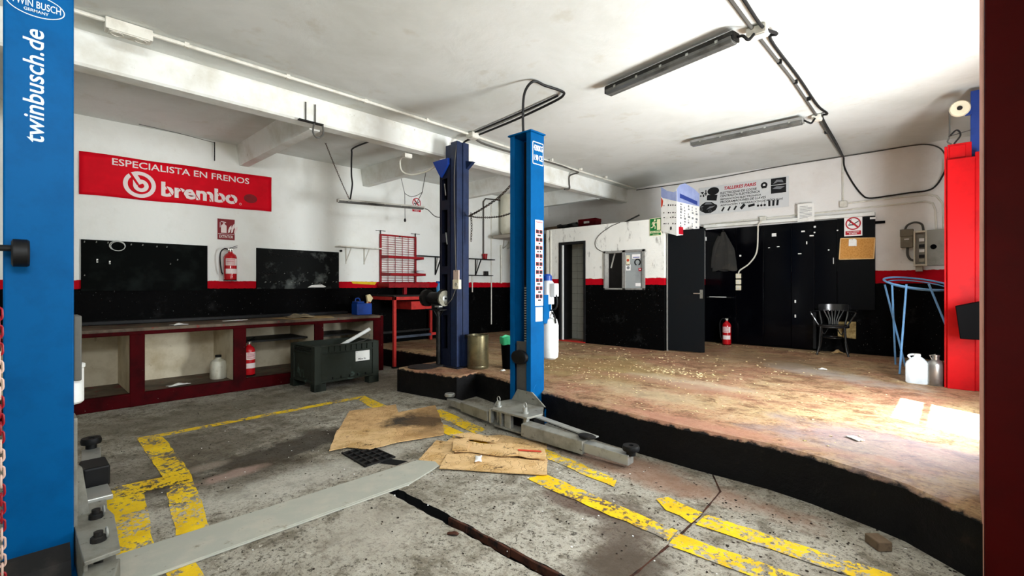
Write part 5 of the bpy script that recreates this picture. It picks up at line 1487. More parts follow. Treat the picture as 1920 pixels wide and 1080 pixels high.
b.ring((0.21, -0.014, 0.065), 0.022, 0.028, n=16)
b.ring((0.05, -0.014, 0.11), 0.015, 0.02, n=16)
b.build('car_highlights', PRINTGY, tl)
b = MB()
for k in range(3):
    b.cbox((0.45 + k * 0.11, -0.013, 0.075), (0.03, 0.001, 0.085), (0, 0.55, 0))
b.cbox((0.80, -0.013, 0.085), (0.05, 0.001, 0.10), (0, 0.75, 0))
b.cbox((0.95, -0.013, 0.09), (0.11, 0.001, 0.045), (0, -0.2, 0))
for k in range(3):
    b.disc((1.06 + k * 0.055, -0.013, 0.07), 0.02)
    b.box(1.058 + k * 0.055, -0.0134, 0.07, 1.062 + k * 0.055, -0.0125, 0.13)
    b.cbox((1.245 + k * 0.065, -0.013, 0.09), (0.035, 0.001, 0.10), (0, 0.05 * k, 0))
b.build('key_pictures', PRINTBK, tl)
b = MB().ring((1.16, -0.013, 0.425), 0.022, 0.055, n=24)
b.box(1.12, -0.0132, 0.37, 1.2, -0.012, 0.41)
b.build('motor_picture', PRINTBK, tl)
b = MB().box(1.27, -0.0132, 0.405, 1.51, -0.012, 0.52).box(1.27, -0.0132, 0.255, 1.51, -0.012, 0.395)
b.build('photo_panels', PRINTBK, tl)
MB().poly([(1.30, -0.0138, 0.42), (1.38, -0.0138, 0.45), (1.47, -0.0138, 0.43), (1.45, -0.0138, 0.48), (1.36, -0.0138, 0.49)]).poly([(1.29, -0.0138, 0.34), (1.36, -0.0138, 0.375), (1.49, -0.0138, 0.36), (1.42, -0.0138, 0.32)]).build('photo_lights', PRINTGY, tl)
nt_ = thing('paper_notice', 'white paper notice taped above the black panelling', 'paper', (-1.945, 9.185, 2.47))
MB().box(0, -0.056, 0.0, 0.245, -0.053, 0.30).build('sheet', PAPER, nt_)
b = MB()
for k in range(9):
    b.box(0.03, -0.0575, 0.25 - k * 0.024, 0.03 + (0.18 if k % 4 else 0.12), -0.0562, 0.257 - k * 0.024)
b.build('printed_lines', PRINTGY, nt_)
ck = thing('cork_board', 'small cork notice board with pale frame on the black panelling', 'notice board', (-1.355, 9.183, 1.82), 0)
b = MB()
b.prism([(-0.01, 0.0), (0.435, -0.005), (0.45, 0.315), (0.01, 0.335)], -0.012, 0, 'y')
b.build('cork_sheet', CORK, ck)
fr = MB()
Q = [(-0.01, 0.0), (0.435, -0.005), (0.45, 0.315), (0.01, 0.335)]
for k in range(4):
    p, q = Q[k], Q[(k + 1) % 4]
    fr.bar((p[0], -0.01, p[1]), (q[0], -0.01, q[1]), 0.02, 0.014)
fr.build('frame', WOOD, ck)
p_ = thing('paper_notice', 'small white paper pinned to the cork board', 'paper', (-1.24, 9.165, 2.02))
MB().prism([(0.0, 0.005), (0.105, 0), (0.105, 0.10), (0.08, 0.118), (0.005, 0.115)], -0.004, -0.002, 'y').build('sheet', PAPER, p_)
MB().lathe([(0.006, 0), (0.006, -0.008)], (0.05, -0.004, 0.105), 10, axis='y').build('pin', CHROME, p_)
# socket strip on a white cable
ss = thing('socket_strip', 'three cream sockets hanging on a white cable before the black panelling', 'socket', (-2.91, 9.21, 1.31))
for k in range(3):
    q = MB().box(-0.045, -0.04, 0.0 + k * 0.108, 0.045, 0, 0.09 + k * 0.108).build('socket', CREAMPL, ss, bev=0.008)
    MB().lathe([(0.024, 0), (0.024, 0.004), (0.004, 0.004)], (0, -0.042, 0.045 + k * 0.108), 16, axis='y').build('socket_face', PIPEWH, q)
pipe('cable', 'white cable hanging from a junction box down to the three sockets', [(-2.50, 9.10, 2.54), (-2.55, 9.10, 2.46), (-2.57, 9.16, 2.36), (-2.60, 9.19, 2.0), (-2.72, 9.19, 1.8), (-2.88, 9.19, 1.68), (-2.91, 9.19, 1.62)], 0.013, CABLEWH, 'cable', 8, 6)
# dark work coat on a hook and little shelf below
ct = thing('work_coat', 'dark work coat hanging on the black wall behind the open door', 'coat', (-3.17, 9.2, 1.68))
b = MB()
n, mz = 22, 14
for j in range(mz + 1):
    v = j / mz
    z = 0.72 - 0.72 * v
    w = 0.03 + 0.11 * min(1, v * 2.2) + 0.07 * v
    for i in range(n):
        a = 2 * PI * i / n
        b.v.append((w * math.cos(a) * (1 + 0.12 * math.sin(5 * a + 2)) + 0.02 * v, -0.05 + (0.02 + 0.03 * v) * math.sin(a) + 0.012 * math.sin(4 * a + v * 3), z + (0.02 * math.sin(3 * a) if j == mz else 0)))
for j in range(mz):
    for i in range(n):
        b.f.append((j * n + i, j * n + (i + 1) % n, (j + 1) * n + (i + 1) % n, (j + 1) * n + i)); b.m.append(0)
b.build('coat_body', COATCL, ct, smooth=True, ang=60)
b = MB().tube(curve([(-0.05, -0.05, 0.64), (-0.13, -0.06, 0.45), (-0.17, -0.05, 0.22), (-0.18, -0.05, 0.05)]), 0.045, 10, r1=0.04)
b.build('sleeve', COATCL, ct, smooth=True)
MB().tube(curve([(-0.0, 0.0, 0.75), (0.0, -0.05, 0.74), (0, -0.06, 0.76)]), 0.008, 6).build('coat_hook', IRON, ct, smooth=True)
sh = thing('wall_shelf', 'narrow black shelf with pale dusty edge below the hanging coat', 'shelf', (-3.45, 9.22, 1.165))
MB().box(0, -0.13, 0, 0.45, 0, 0.02).build('shelf_board', BLACKMATT, sh)
MB().box(0.05, -0.133, 0.012, 0.36, -0.125, 0.022).build('dusty_edge', PAPER, sh)
# electrical boxes
eb = thing('electrical_cabinet', 'grey electrical cabinet with open breaker door on the back wall', 'electrical box', (-0.448, 9.25, 1.685))
b = MB().box(0, -0.14, 0, 0.15, 0, 0.515)
b = MB()
for q in [(0, 0, 0.02, 0.515), (0.13, 0, 0.15, 0.515), (0.02, 0, 0.13, 0.025), (0.02, 0.49, 0.13, 0.515)]:
    b.box(q[0], -0.15, q[1], q[2], 0, q[3])
b.box(0.02, -0.06, 0.02, 0.13, 0, 0.5)
b.build('cabinet_body', M('pale_enamel', '#cfc9b8', 0.45, col2='#bdb6a2', sc=5), eb, bev=0.003)
MB().box(0.02, -0.075, 0.025, 0.13, -0.06, 0.49).build('breaker_panel', GREYBOX, eb)
for (z, m_) in ((0.36, SIGNWHT), (0.27, PRINTBK), (0.2, SIGNWHT), (0.12, PRINTBK), (0.06, GREYPL)):
    MB().box(0.06, -0.10, z, 0.12, -0.075, z + 0.045).build('breaker', m_, eb, bev=0.003)
MB().box(0.12, -0.10, 0.36, 0.127, -0.08, 0.40).build('toggle', PRINTBK, eb)
MB().box(0.15, -0.15, 0.0, 0.40, 0, 0.515).build('cabinet_door', GREYBOX, eb, bev=0.004)
MB().lathe([(0.035, 0), (0.035, -0.02), (0.02, -0.035)], (0.22, -0.15, 0.27), 20, axis='y').build('door_knob', PLASTIC_BK, eb, smooth=True)
MB().box(0.02, -0.09, -0.08, 0.1, 0, 0).build('conduit_gland', GREYPL, eb, bev=0.004)
e2 = thing('meter_box', 'small brown grey meter box left of the electrical cabinet', 'electrical box', (-0.60, 9.25, 1.965))
MB().box(0, -0.11, 0, 0.145, 0, 0.265).build('box_body', M('brown_grey_plastic', '#77705f', 0.5, col2='#655e4f', sc=6), e2, bev=0.006)
MB().box(-0.004, -0.125, 0.16, 0.149, -0.02, 0.27).build('box_lid', M('brown_grey_lid', '#6d6656', 0.5), e2, bev=0.006)
MB().box(0.045, -0.129, 0.115, 0.10, -0.11, 0.128).build('slot', PAPER, e2)
pipe('cable', 'grey cable looping from meter box over to the electrical cabinet', [(-0.55, 9.2, 2.235), (-0.52, 9.2, 2.30), (-0.44, 9.2, 2.335), (-0.36, 9.2, 2.30), (-0.34, 9.2, 2.2)], 0.014, CABLEGY, 'cable', 8, 6)
pipe('cable', 'grey cable looping under the meter box', [(-0.52, 9.2, 1.965), (-0.52, 9.2, 1.86), (-0.49, 9.2, 1.79), (-0.43, 9.2, 1.76)], 0.016, CABLEGY, 'cable', 8, 6)
# conduits of the back wall
pipe('conduit', 'white conduit along the back wall above the black panelling', [(-3.45, 9.23, 2.575), (-2.52, 9.23, 2.595), (-1.33, 9.23, 2.61), (-0.53, 9.23, 2.635), (-0.32, 9.23, 2.635), (-0.24, 9.23, 2.60), (-0.21, 9.23, 2.5), (-0.20, 9.23, 2.2)], 0.013, PIPEWH, 'conduit', 8, 0, None, [(-2.85, 9.235, 2.59), (-2.1, 9.235, 2.6), (-1.45, 9.235, 2.61), (-0.75, 9.235, 2.63)])
pipe('conduit', 'upper pale conduit from the square junction box towards the red post', [(-1.25, 9.23, 2.72), (-0.6, 9.23, 2.735), (-0.3, 9.23, 2.735), (-0.2, 9.23, 2.70), (-0.13, 9.23, 2.58), (-0.12, 9.23, 2.2)], 0.013, PIPEWH, 'conduit', 8, 0)
pipe('conduit', 'short vertical conduit from the ceiling to the square junction box', [(-1.325, 9.23, 3.5), (-1.325, 9.23, 2.75)], 0.012, PIPEWH, 'conduit')
def jbox(label, loc, s, m=CREAMPL, axis='y'):
    t = thing('junction_box', label, 'junction box', loc)
    MB().cbox((0, 0, 0), s).build('box_body', m, t, bev=0.006)
    if axis == 'y':
        MB().cbox((0, -s[1] / 2 - 0.004, 0), (s[0] * 0.86, 0.008, s[2] * 0.86)).build('box_lid', m, t, bev=0.003)
    else:
        MB().cbox((0, 0, -s[2] / 2 - 0.004), (s[0] * 0.86, s[1] * 0.86, 0.008)).build('box_lid', m, t, bev=0.003)
    return t
jbox('square white junction box below the vertical conduit on the back wall', (-1.315, 9.225, 2.71), (0.105, 0.05, 0.10), PIPEWH)
jbox('white junction box above the hanging socket cable', (-2.50, 9.215, 2.585), (0.11, 0.07, 0.09), PIPEWH)
pipe('cable', 'black cable sweeping down the back wall from the ceiling to the red post', [(-1.31, 9.2, 3.46), (-1.30, 9.22, 3.3), (-1.2, 9.22, 3.05), (-1.08, 9.22, 2.84), (-0.98, 9.22, 2.765), (-0.75, 9.22, 2.77), (-0.5, 9.22, 2.785), (-0.30, 9.22, 2.79), (-0.2, 9.2, 2.85), (-0.12, 9.15, 3.0), (-0.09, 9.0, 3.1)], 0.012, CABLEBK, 'cable', 8, 6)
pipe('cable', 'thin dark cable along the joint of back wall and ceiling', [(-5.0, 9.235, 3.45), (-3.56, 9.235, 3.44), (-2.26, 9.235, 3.48), (-0.9, 9.235, 3.485), (-0.5, 9.235, 3.49), (-0.3, 9.235, 3.47), (-0.16, 9.2, 3.38), (-0.08, 9.1, 3.2)], 0.009, CABLEGY, 'cable', 6, 6)

# ------------------------------------------------------------------ chair, stool frame, jug, canister
cz = thing('bentwood_chair', 'black bentwood armchair standing against the black panelling', 'chair', (-1.41, 8.92, HP), 0.12)
MB().lathe([(0.0, 0.445), (0.19, 0.445), (0.215, 0.45), (0.22, 0.462), (0.21, 0.472), (0.16, 0.466), (0.0, 0.462)], n=36, cap=False).build('seat', CHAIRBK, cz, smooth=True)
MB().tube([(0.205 * math.cos(a), 0.205 * math.sin(a), 0.437) for a in [2 * PI * k / 30 for k in range(30)]], 0.013, 8, True).build('seat_ring', CHAIRBK, cz, smooth=True)
MB().tube([(0.145 * math.cos(a), 0.145 * math.sin(a), 0.27) for a in [2 * PI * k / 30 for k in range(30)]], 0.009, 6, True).build('leg_ring', CHAIRBK, cz, smooth=True)
for s in (-1, 1):
    MB().tube(curve([(s * 0.155, -0.15, 0.44), (s * 0.165, -0.16, 0.28), (s * 0.175, -0.175, 0.12), (s * 0.205, -0.215, 0.0)]), 0.0155, 10).build('leg', CHAIRBK, cz, smooth=True)
    MB().tube(curve([(s * 0.20, 0.20, 0.0), (s * 0.165, 0.165, 0.2), (s * 0.155, 0.165, 0.44), (s * 0.185, 0.215, 0.62), (s * 0.195, 0.235, 0.755)]), 0.0155, 10).build('leg', CHAIRBK, cz, smooth=True)
    MB().tube(curve([(s * 0.17, -0.10, 0.43), (s * 0.235, -0.09, 0.55), (s * 0.29, -0.10, 0.655), (s * 0.28, -0.03, 0.672), (s * 0.24, 0.12, 0.675), (s * 0.192, 0.225, 0.68)]), 0.0135, 8).build('armrest', CHAIRBK, cz, smooth=True)
    MB().tube(curve([(s * 0.15, -0.15, 0.41), (s * 0.11, -0.13, 0.33), (s * 0.05, -0.14, 0.43)]), 0.008, 6).build('bent_brace', CHAIRBK, cz, smooth=True)
b = MB()
n = 14
for (r0, z0, z1) in ((0, 0.68, 0.79),):
    vs = []
    for i in range(n + 1):
        a = -1.0 + 2.0 * i / n
        x, y = 0.215 * math.sin(a) * 1.12, 0.06 + 0.19 * math.cos(a * 0.9)
        for (dy, z) in ((0, 0.675 + 0.0), (0, 0.775 + 0.015 * math.cos(a)), (0.014, 0.775 + 0.015 * math.cos(a)), (0.014, 0.675)):
            vs.append((x, y + dy, z))
    fs = []
    for i in range(n):
        for k in range(4):
            fs.append((i * 4 + k, i * 4 + (k + 1) % 4, (i + 1) * 4 + (k + 1) % 4, (i + 1) * 4 + k))
    fs += [(0, 1, 2, 3), (n * 4, n * 4 + 3, n * 4 + 2, n * 4 + 1)]
    b.add(vs, fs)
b.build('top_rail', CHAIRBK, cz, bev=0.004, smooth=True)
for k in range(6):
    u = (k - 2.5) / 2.5
    MB().tube(curve([(u * 0.055, 0.175, 0.455), (u * 0.065, 0.20, 0.53), (u * 0.10, 0.225, 0.61), (u * 0.135, 0.235, 0.69)], 5), 0.011, 6, r1=0.015).build('back_slat', CHAIRBK, cz, smooth=True)
o = thing('paper_sheet', 'brown stained paper leaning behind the black bentwood chair', 'paper', (-1.27, 9.22, 0.56))
MB().prism([(-0.12, 0), (0.12, -0.01), (0.12, 0.26), (-0.12, 0.25)], -0.01, -0.006, 'y').build('sheet', M('brown_stained_paper', '#b7a06a', 0.8, col2='#6d5530', sc=6, lo=0.4, hi=0.6), o)
crumple('paper_scrap', 'crumpled brown paper on the floor behind the bentwood chair', 'paper', (-1.38, 9.1, HP + 0.002), 0.16, 0.12, 0.05, CARD, 21, 0.3, 7)

st = thing('stool_frame', 'tall pale blue tubular stool frame without a seat beside the red post', 'stool', (-0.35, 8.1, HP))
b = MB()
b.tube([(-0.36 + 0.345 * math.cos(a), 8.1 + 0.34 * math.sin(a), 1.425 + 0.085 * (-0.6845 * math.cos(a) + 0.729 * math.sin(a))) for a in [2 * PI * k / 44 for k in range(44)]], 0.013, 8, True)
b.build('top_ring', LTBLUE, st, smooth=True, world=True)
b = MB()
b.tube([(-0.36 + 0.30 * math.cos(a), 8.1 + 0.295 * math.sin(a), 1.40 + 0.07 * (-0.6845 * math.cos(a) + 0.729 * math.sin(a))) for a in [2 * PI * k / 44 for k in range(44)]], 0.008, 6, True)
b.build('inner_ring', LTBLUE, st, smooth=True, world=True)
for (p, q) in [((-0.70, 8.16, 1.41), (-0.48, 8.10, HP + 0.02)), ((-0.60, 7.87, 1.41), (-0.60, 8.35, HP)), ((-0.45, 7.77, 1.41), (-0.50, 7.50, HP)), ((-0.24, 7.78, 1.42), (-0.02, 7.72, 0.72)), ((-0.10, 8.3, 1.43), (0.12, 8.5, HP)), ((-0.02, 7.72, 0.72), (-0.10, 7.85, HP))]:
    MB().tube([p, q], 0.0115, 8).build('leg', LTBLUE, st, smooth=True, world=True)
jg = thing('jug', 'white plastic jug on the raised floor at the foot of the red post', 'jug', (-0.31, 6.95, HP))
b = MB()
for (hw, z) in ((0.094, 0.0), (0.102, 0.012), (0.102, 0.21), (0.096, 0.232), (0.045, 0.285), (0.028, 0.293), (0.028, 0.305)):
    n = 28
    for j in range(n):
        a = 2 * PI * j / n
        k = (abs(math.cos(a)) ** 5 + abs(math.sin(a)) ** 5) ** (-1 / 5)
        b.v.append((hw * k * math.cos(a), hw * 0.8 * k * math.sin(a), z))
for i in range(6):
    for j in range(28):
        b.f.append((i * 28 + j, i * 28 + (j + 1) % 28, (i + 1) * 28 + (j + 1) % 28, (i + 1) * 28 + j)); b.m.append(0)
b.f += [tuple(range(27, -1, -1)), tuple(6 * 28 + j for j in range(28))]; b.m += [0, 0]
b.build('jug_body', JUG, jg, smooth=True)
MB().tube(curve([(-0.06, 0, 0.27), (-0.075, 0, 0.30), (-0.03, 0, 0.315), (0.03, 0, 0.30)]), 0.011, 8).build('handle', JUG, jg, smooth=True)
MB().lathe([(0.03, 0.30), (0.03, 0.325)], n=16).build('cap', WHITE, jg)
cn = thing('metal_canister', 'dull metal canister standing between the white jug and the red post', 'canister', (-0.155, 6.93, HP))
MB().lathe([(0.075, 0), (0.08, 0.01), (0.08, 0.215), (0.07, 0.25), (0.04, 0.275), (0.03, 0.28), (0.03, 0.31), (0.034, 0.315), (0.034, 0.33)], n=30).build('canister_body', STAIN_STEEL, cn, smooth=True)
MB().tube([(-0.03, 0, 0.28), (-0.05, 0, 0.32), (0.0, 0, 0.335)], 0.006, 6).build('handle', STAIN_STEEL, cn, smooth=True)

# ------------------------------------------------------------------ ceiling: lamps, conduits and cables
def tube_lamp(label, a, c, w, h, name='tube_lamp', group=None, housing=DARKMETAL, lens=LENS):
    A, B = Vector(a), Vector(c)
    d = B - A
    t = thing(name, label, 'tube light', A, math.atan2(d.y, d.x), group)
    t.rotation_euler = (0, -math.asin(d.z / d.length), math.atan2(d.y, d.x))
    L = d.length
    MB().prism([(-w * 0.42, 0.0), (w * 0.42, 0.0), (w * 0.5, -h * 0.45), (-w * 0.5, -h * 0.45)], 0, L, 'x').build('housing', housing, t, bev=0.004)
    prof = [(-w * 0.5, -h * 0.45), (w * 0.5, -h * 0.45), (w * 0.46, -h * 0.75), (w * 0.3, -h), (-w * 0.3, -h), (-w * 0.46, -h * 0.75)]
    MB().prism(prof, 0.01, L - 0.01, 'x').build('diffuser', lens, t, bev=0.006)
    MB().cyl((0.05, 0, -h * 0.62), (L - 0.05, 0, -h * 0.62), w * 0.12, n=12).build('tube', WHITE, t, smooth=True)
    for s in (-1, 1):
        for k in range(5):
            x = L * (0.1 + 0.2 * k)
            MB().box(x - 0.012, s * w * 0.5 - 0.004, -h * 0.6, x + 0.012, s * w * 0.5 + 0.004, -h * 0.35).build('clip', LSTEEL, t)
    for x in (0.0, L):
        MB().box(x - 0.008, -w * 0.42, -h * 0.85, x + 0.008, w * 0.42, -0.005).build('end_cap', housing, t, bev=0.004)
    return t
tube_lamp('dark tube light on the ceiling, the nearer one, at top right', (-2.637, 4.27, 3.46), (-1.30, 4.04, 3.46), 0.115, 0.09)
tube_lamp('grey tube light on the ceiling, the farther of two toward the back wall', (-2.74, 6.66, 3.46), (-1.36, 6.66, 3.46), 0.11, 0.085, housing=M('grey_lamp_housing', '#8d8d8c', 0.45, col2='#77776f', sc=8))
hl = tube_lamp('slim grey tube light hanging on chains before the left wall', (-6.75, 3.37, 2.70), (-6.75, 4.93, 2.775), 0.075, 0.06, housing=M('pale_lamp_housing', '#b9b7ae', 0.45, col2='#9c998e', sc=8))
chain('thin rusty chain slanting from the ceiling to the hanging tube light', [(-6.77, 3.19, 3.5), (-6.76, 3.32, 3.2), (-6.75, 3.46, 2.9), (-6.75, 3.56, 2.71)], 0.009, 0.03)
pipe('cable', 'black cable dropping from the ceiling to the hanging tube light', [(-5.45, 3.53, 3.46), (-6.0, 3.55, 3.47), (-6.6, 3.55, 3.47), (-6.70, 3.57, 3.40), (-6.71, 3.57, 3.1), (-6.72, 3.59, 2.95), (-6.74, 3.58, 2.8), (-6.75, 3.57, 2.71)], 0.012, CABLEBK, 'cable', 8, 5)
pipe('pull_cord', 'thin grey cord hanging from the ceiling to the far end of the tube light', [(-7.1, 5.25, 3.5), (-6.95, 5.05, 3.05), (-6.80, 4.80, 2.78)], 0.006, CABLEGY, 'cord', 6)
pipe('pull_cord', 'switch cord with a knob hanging left of the no smoking sign', [(-7.3, 4.80, 3.5), (-7.25, 4.89, 3.06), (-7.25, 4.895, 2.60)], 0.005, CABLEGY, 'cord', 6)
pipe('pull_cord', 'slack cord strung between the two hanging cords', [(-7.25, 4.89, 3.06), (-7.15, 4.95, 3.0), (-7.05, 5.02, 3.02), (-6.97, 5.08, 3.08)], 0.005, CABLEGY, 'cord', 6, 5)
o = thing('cord_knob', 'dark knob at the end of the switch cord on the left wall', 'knob', (-7.25, 4.895, 2.57))
MB().lathe([(0.008, 0.04), (0.02, 0.02), (0.02, -0.01), (0.01, -0.025)], n=12).build('knob_body', IRON, o, smooth=True)
pipe('cable', 'grey flex looping from the hanging tube light towards the navy post', [(-6.75, 4.93, 2.74), (-6.73, 5.02, 2.72), (-6.7, 5.15, 2.62), (-6.66, 5.28, 2.62), (-6.6, 5.38, 2.72)], 0.008, CABLEGY, 'cable', 6, 6)
pipe('cable', 'white flex hanging in a loop below the main beam by the navy post', [(-5.50, 3.70, 3.2), (-5.75, 3.80, 3.17), (-5.74, 3.83, 3.02), (-5.60, 3.92, 2.97), (-5.42, 4.05, 3.02), (-5.25, 4.10, 3.11)], 0.013, CABLEWH, 'cable', 8, 6)
jbox('small white switch box on the underside of the main beam', (-5.50, 3.75, 3.185), (0.07, 0.12, 0.05), PIPEWH, 'z')
pipe('wire', 'thin dark wire hanging from the ceiling above the red banner', [(-7.80, 2.03, 3.47), (-7.80, 2.03, 3.2)], 0.007, CABLEBK, 'wire', 6)
pipe('wire', 'faint wire strung along the ceiling to the hanging dark wire', [(-7.80, 2.03, 3.46), (-7.78, 1.6, 3.49), (-7.72, 1.15, 3.49)], 0.004, CABLEGY, 'wire', 5)
# conduit along the beam
CY = [0.2 + k * 0.85 for k in range(10)]
pipe('conduit', 'white conduit running along the ceiling beside the main beam', [(-4.85, -0.2, 3.475), (-4.84, 2.8, 3.475), (-4.86, 4.28, 3.475), (-4.96, 6.3, 3.475), (-5.0, 9.2, 3.475)], 0.017, PIPEWH, 'conduit', 8, 0, None, [(-4.85 - 0.012 * max(0, y - 4.2), y, 3.476) for y in CY], PIPEWH)
t = jbox('white box with two round sockets on the ceiling at upper left', (-4.86, 0.66, 3.45), (0.11, 0.30, 0.09), PIPEWH, 'z')
for y in (-0.075, 0.075):
    MB().lathe([(0.042, -0.049), (0.042, -0.057), (0.034, -0.057), (0.034, -0.05)], (0, y, 0), 20).build('socket_ring', PIPEWH, t, smooth=True)
jbox('cream junction box on the ceiling above the navy post', (-4.83, 4.36, 3.455), (0.13, 0.13, 0.07), PIPEWH, 'z')
pipe('cable', 'pair of dark cables from the ceiling box to the blue post, the upper one', [(-4.75, 4.33, 3.48), (-4.0, 4.24, 3.48), (-3.3, 4.14, 3.48), (-3.18, 4.12, 3.48)], 0.012, CABLEBK, 'cable', 8)
pipe('cable', 'pair of dark cables from the ceiling box to the blue post, the lower one', [(-4.78, 4.42, 3.47), (-4.0, 4.33, 3.47), (-3.3, 4.2, 3.47), (-3.1, 4.12, 3.47), (-3.06, 4.02, 3.47), (-3.10, 3.8, 3.47), (-3.12, 3.64, 3.47), (-3.22, 3.62, 3.38), (-3.29, 3.67, 3.2), (-3.31, 3.70, 2.97)], 0.014, CABLEBK, 'cable', 8, 5)
pipe('cable', 'dark cable dropping from the ceiling box behind the navy post', [(-4.85, 4.4, 3.44), (-5.0, 4.35, 3.40), (-5.0, 4.28, 3.25)], 0.014, CABLEBK, 'cable', 8, 5)
pipe('cable', 'grey cable sagging along the beam to the right of the navy post', [(-4.88, 4.42, 3.46), (-4.90, 4.6, 3.42), (-4.92, 5.1, 3.42), (-4.93, 5.7, 3.44), (-4.95, 6.4, 3.46), (-4.98, 6.95, 3.46), (-5.0, 7.08, 3.45), (-5.2, 7.10, 3.43), (-5.215, 7.10, 3.3), (-5.21, 7.1, 3.19), (-5.25, 7.0, 3.17)], 0.015, CABLEGY, 'cable', 8, 5)
# bolts and loop where the rib meets the beam
o = thing('beam_hook', 'two bolts and a grey wire loop under the main beam', 'hook', (-5.22, 2.3, 3.2))
for y in (2.235, 2.34):
    MB().cyl((-5.215, y, 3.2), (-5.215, y, 3.42), 0.008, n=8).build('bolt', CABLEGY, o, world=True)
MB().bar((-5.20, 2.15, 3.205), (-5.20, 2.42, 3.205), 0.05, 0.012).build('clamp_bar', IRON, o, world=True)
MB().tube(curve([(-5.2, 2.32, 3.20), (-5.2, 2.31, 3.10), (-5.2, 2.36, 3.05), (-5.2, 2.42, 3.10), (-5.2, 2.42, 3.20)]), 0.010, 8).build('wire_loop', CABLEGY, o, smooth=True, world=True)
# cable pair over the two right-hand lamps
def twin(label, pts, dx, m=CABLEBK, r=0.013):
    return pipe('cable', label, [(p[0] + dx, p[1], p[2]) for p in pts], r, m, 'cable', 8, 5)
twin('black ceiling cable passing the right-hand lamps, the right one of two', [(-1.10, 2.6, 3.48), (-1.12, 3.6, 3.48), (-1.12, 4.1, 3.46), (-1.06, 4.28, 3.45), (-1.14, 4.42, 3.48), (-1.14, 5.4, 3.475), (-1.16, 6.4, 3.48), (-1.12, 6.72, 3.46), (-1.2, 6.9, 3.475), (-1.26, 8.2, 3.475), (-1.31, 9.2, 3.46)], 0.0)
pipe('conduit', 'white conduit carrying the cables past the right-hand lamps', [(-1.18, 2.6, 3.48), (-1.20, 4.2, 3.48), (-1.20, 5.4, 3.48), (-1.24, 6.8, 3.48), (-1.33, 9.2, 3.48)], 0.014, CABLEGY, 'conduit', 8, 0, None, [(-1.19, y, 3.478) for y in (3.2, 4.9, 5.5, 6.1)] + [(-1.28, 7.6, 3.478)], CABLEBK)
jbox('white junction box beside the nearer ceiling tube light', (-1.17, 4.16, 3.455), (0.15, 0.10, 0.07), PIPEWH, 'z')
jbox('white junction box beside the farther ceiling tube light', (-1.24, 6.80, 3.46), (0.10, 0.10, 0.06), PIPEWH, 'z')
pipe('cable', 'short black flex joining the nearer ceiling tube light to its box', [(-1.29, 4.05, 3.42), (-1.24, 4.03, 3.40), (-1.21, 4.06, 3.37), (-1.18, 4.10, 3.42)], 0.012, CABLEBK, 'cable', 8, 6)
pipe('cable', 'short black flex joining the farther ceiling tube light to its box', [(-1.35, 6.66, 3.42), (-1.31, 6.67, 3.39), (-1.28, 6.70, 3.38), (-1.25, 6.74, 3.44)], 0.011, CABLEBK, 'cable', 8, 6)

# ------------------------------------------------------------------ on the floor
gt = thing('floor_grate', 'square black iron drain grate in the floor beside the cardboard', 'grate', (-3.51, 2.01, 0))
MB().poly([(-3.70, 1.89, 0.0025), (-3.30, 1.865, 0.0025), (-3.32, 2.15, 0.0025), (-3.71, 2.13, 0.0025)]).build('drain_pit', VOID, gt, world=True)
MB().poly([(-3.32, 2.10, 0.0025), (-3.17, 2.17, 0.0025), (-3.16, 2.06, 0.0025), (-3.30, 1.99, 0.0025)]).build('side_hole', VOID, gt, world=True)
for k in range(6):
    MB().bar((-3.70 + k * 0.078, 1.885, 0.009), (-3.705 + k * 0.078, 2.14, 0.009), 0.012, 0.012).build('bar', IRON, gt, world=True)
for k in range(5):
    MB().bar((-3.71, 1.89 + k * 0.061, 0.010), (-3.305, 1.875 + k * 0.065, 0.010), 0.012, 0.012).build('bar', IRON, gt, world=True)

def card(label, pts, z, m, seed, curl=0.02):
    r = random.Random(seed)
    cx = sum(p[0] for p in pts) / len(pts); cy = sum(p[1] for p in pts) / len(pts)
    t = thing('cardboard_sheet', label, 'cardboard', (cx, cy, 0), 0, None)
    ring = []
    for i, p in enumerate(pts):
        q = pts[(i + 1) % len(pts)]
        n = max(2, int(math.dist(p, q) / 0.06))
        for k in range(n):
            f = k / n
            ring.append((p[0] + (q[0] - p[0]) * f + r.uniform(-.004, .004) * (k > 0), p[1] + (q[1] - p[1]) * f + r.uniform(-.004, .004) * (k > 0)))
    bm = bmesh.new()
    vs = [bm.verts.new((x, y, 0)) for (x, y) in ring]
    f = bm.faces.new(vs)
    bmesh.ops.triangulate(bm, faces=[f])
    bmesh.ops.subdivide_edges(bm, edges=[e for e in bm.edges if e.calc_length() > 0.16], cuts=2, use_grid_fill=False)
    bmesh.ops.triangulate(bm, faces=bm.faces[:])
    for v in bm.verts:
        x, y = v.co.x, v.co.y
        d = math.hypot(x - cx, y - cy)
        v.co.z = z + 0.35 * curl * max(0, math.sin(5.1 * x + 4.3 * y + seed)) * min(1, (d / 0.5) ** 3) + 0.001 * math.sin(14 * x + seed) * math.sin(11 * y) + 0.002
    b = MB()
    bm.verts.index_update()
    b.v = [tuple(v.co) for v in bm.verts]
    b.f = [tuple(v.index for v in f.verts) for f in bm.faces]
    b.m = [0] * len(b.f)
    bm.free()
    me = b.build('sheet', m, t)
    me.data.transform(Matrix.Translation((-cx, -cy, 0)))
    s = me.modifiers.new('thickness', 'SOLIDIFY'); s.thickness = 0.006; s.offset = 1
    if m is CARD_OIL:
        # keep the oil stain at its place on this sheet
        me.data.transform(Matrix.Translation((cx, cy, 0)))
        me.location = (-cx, -cy, 0)
    return t
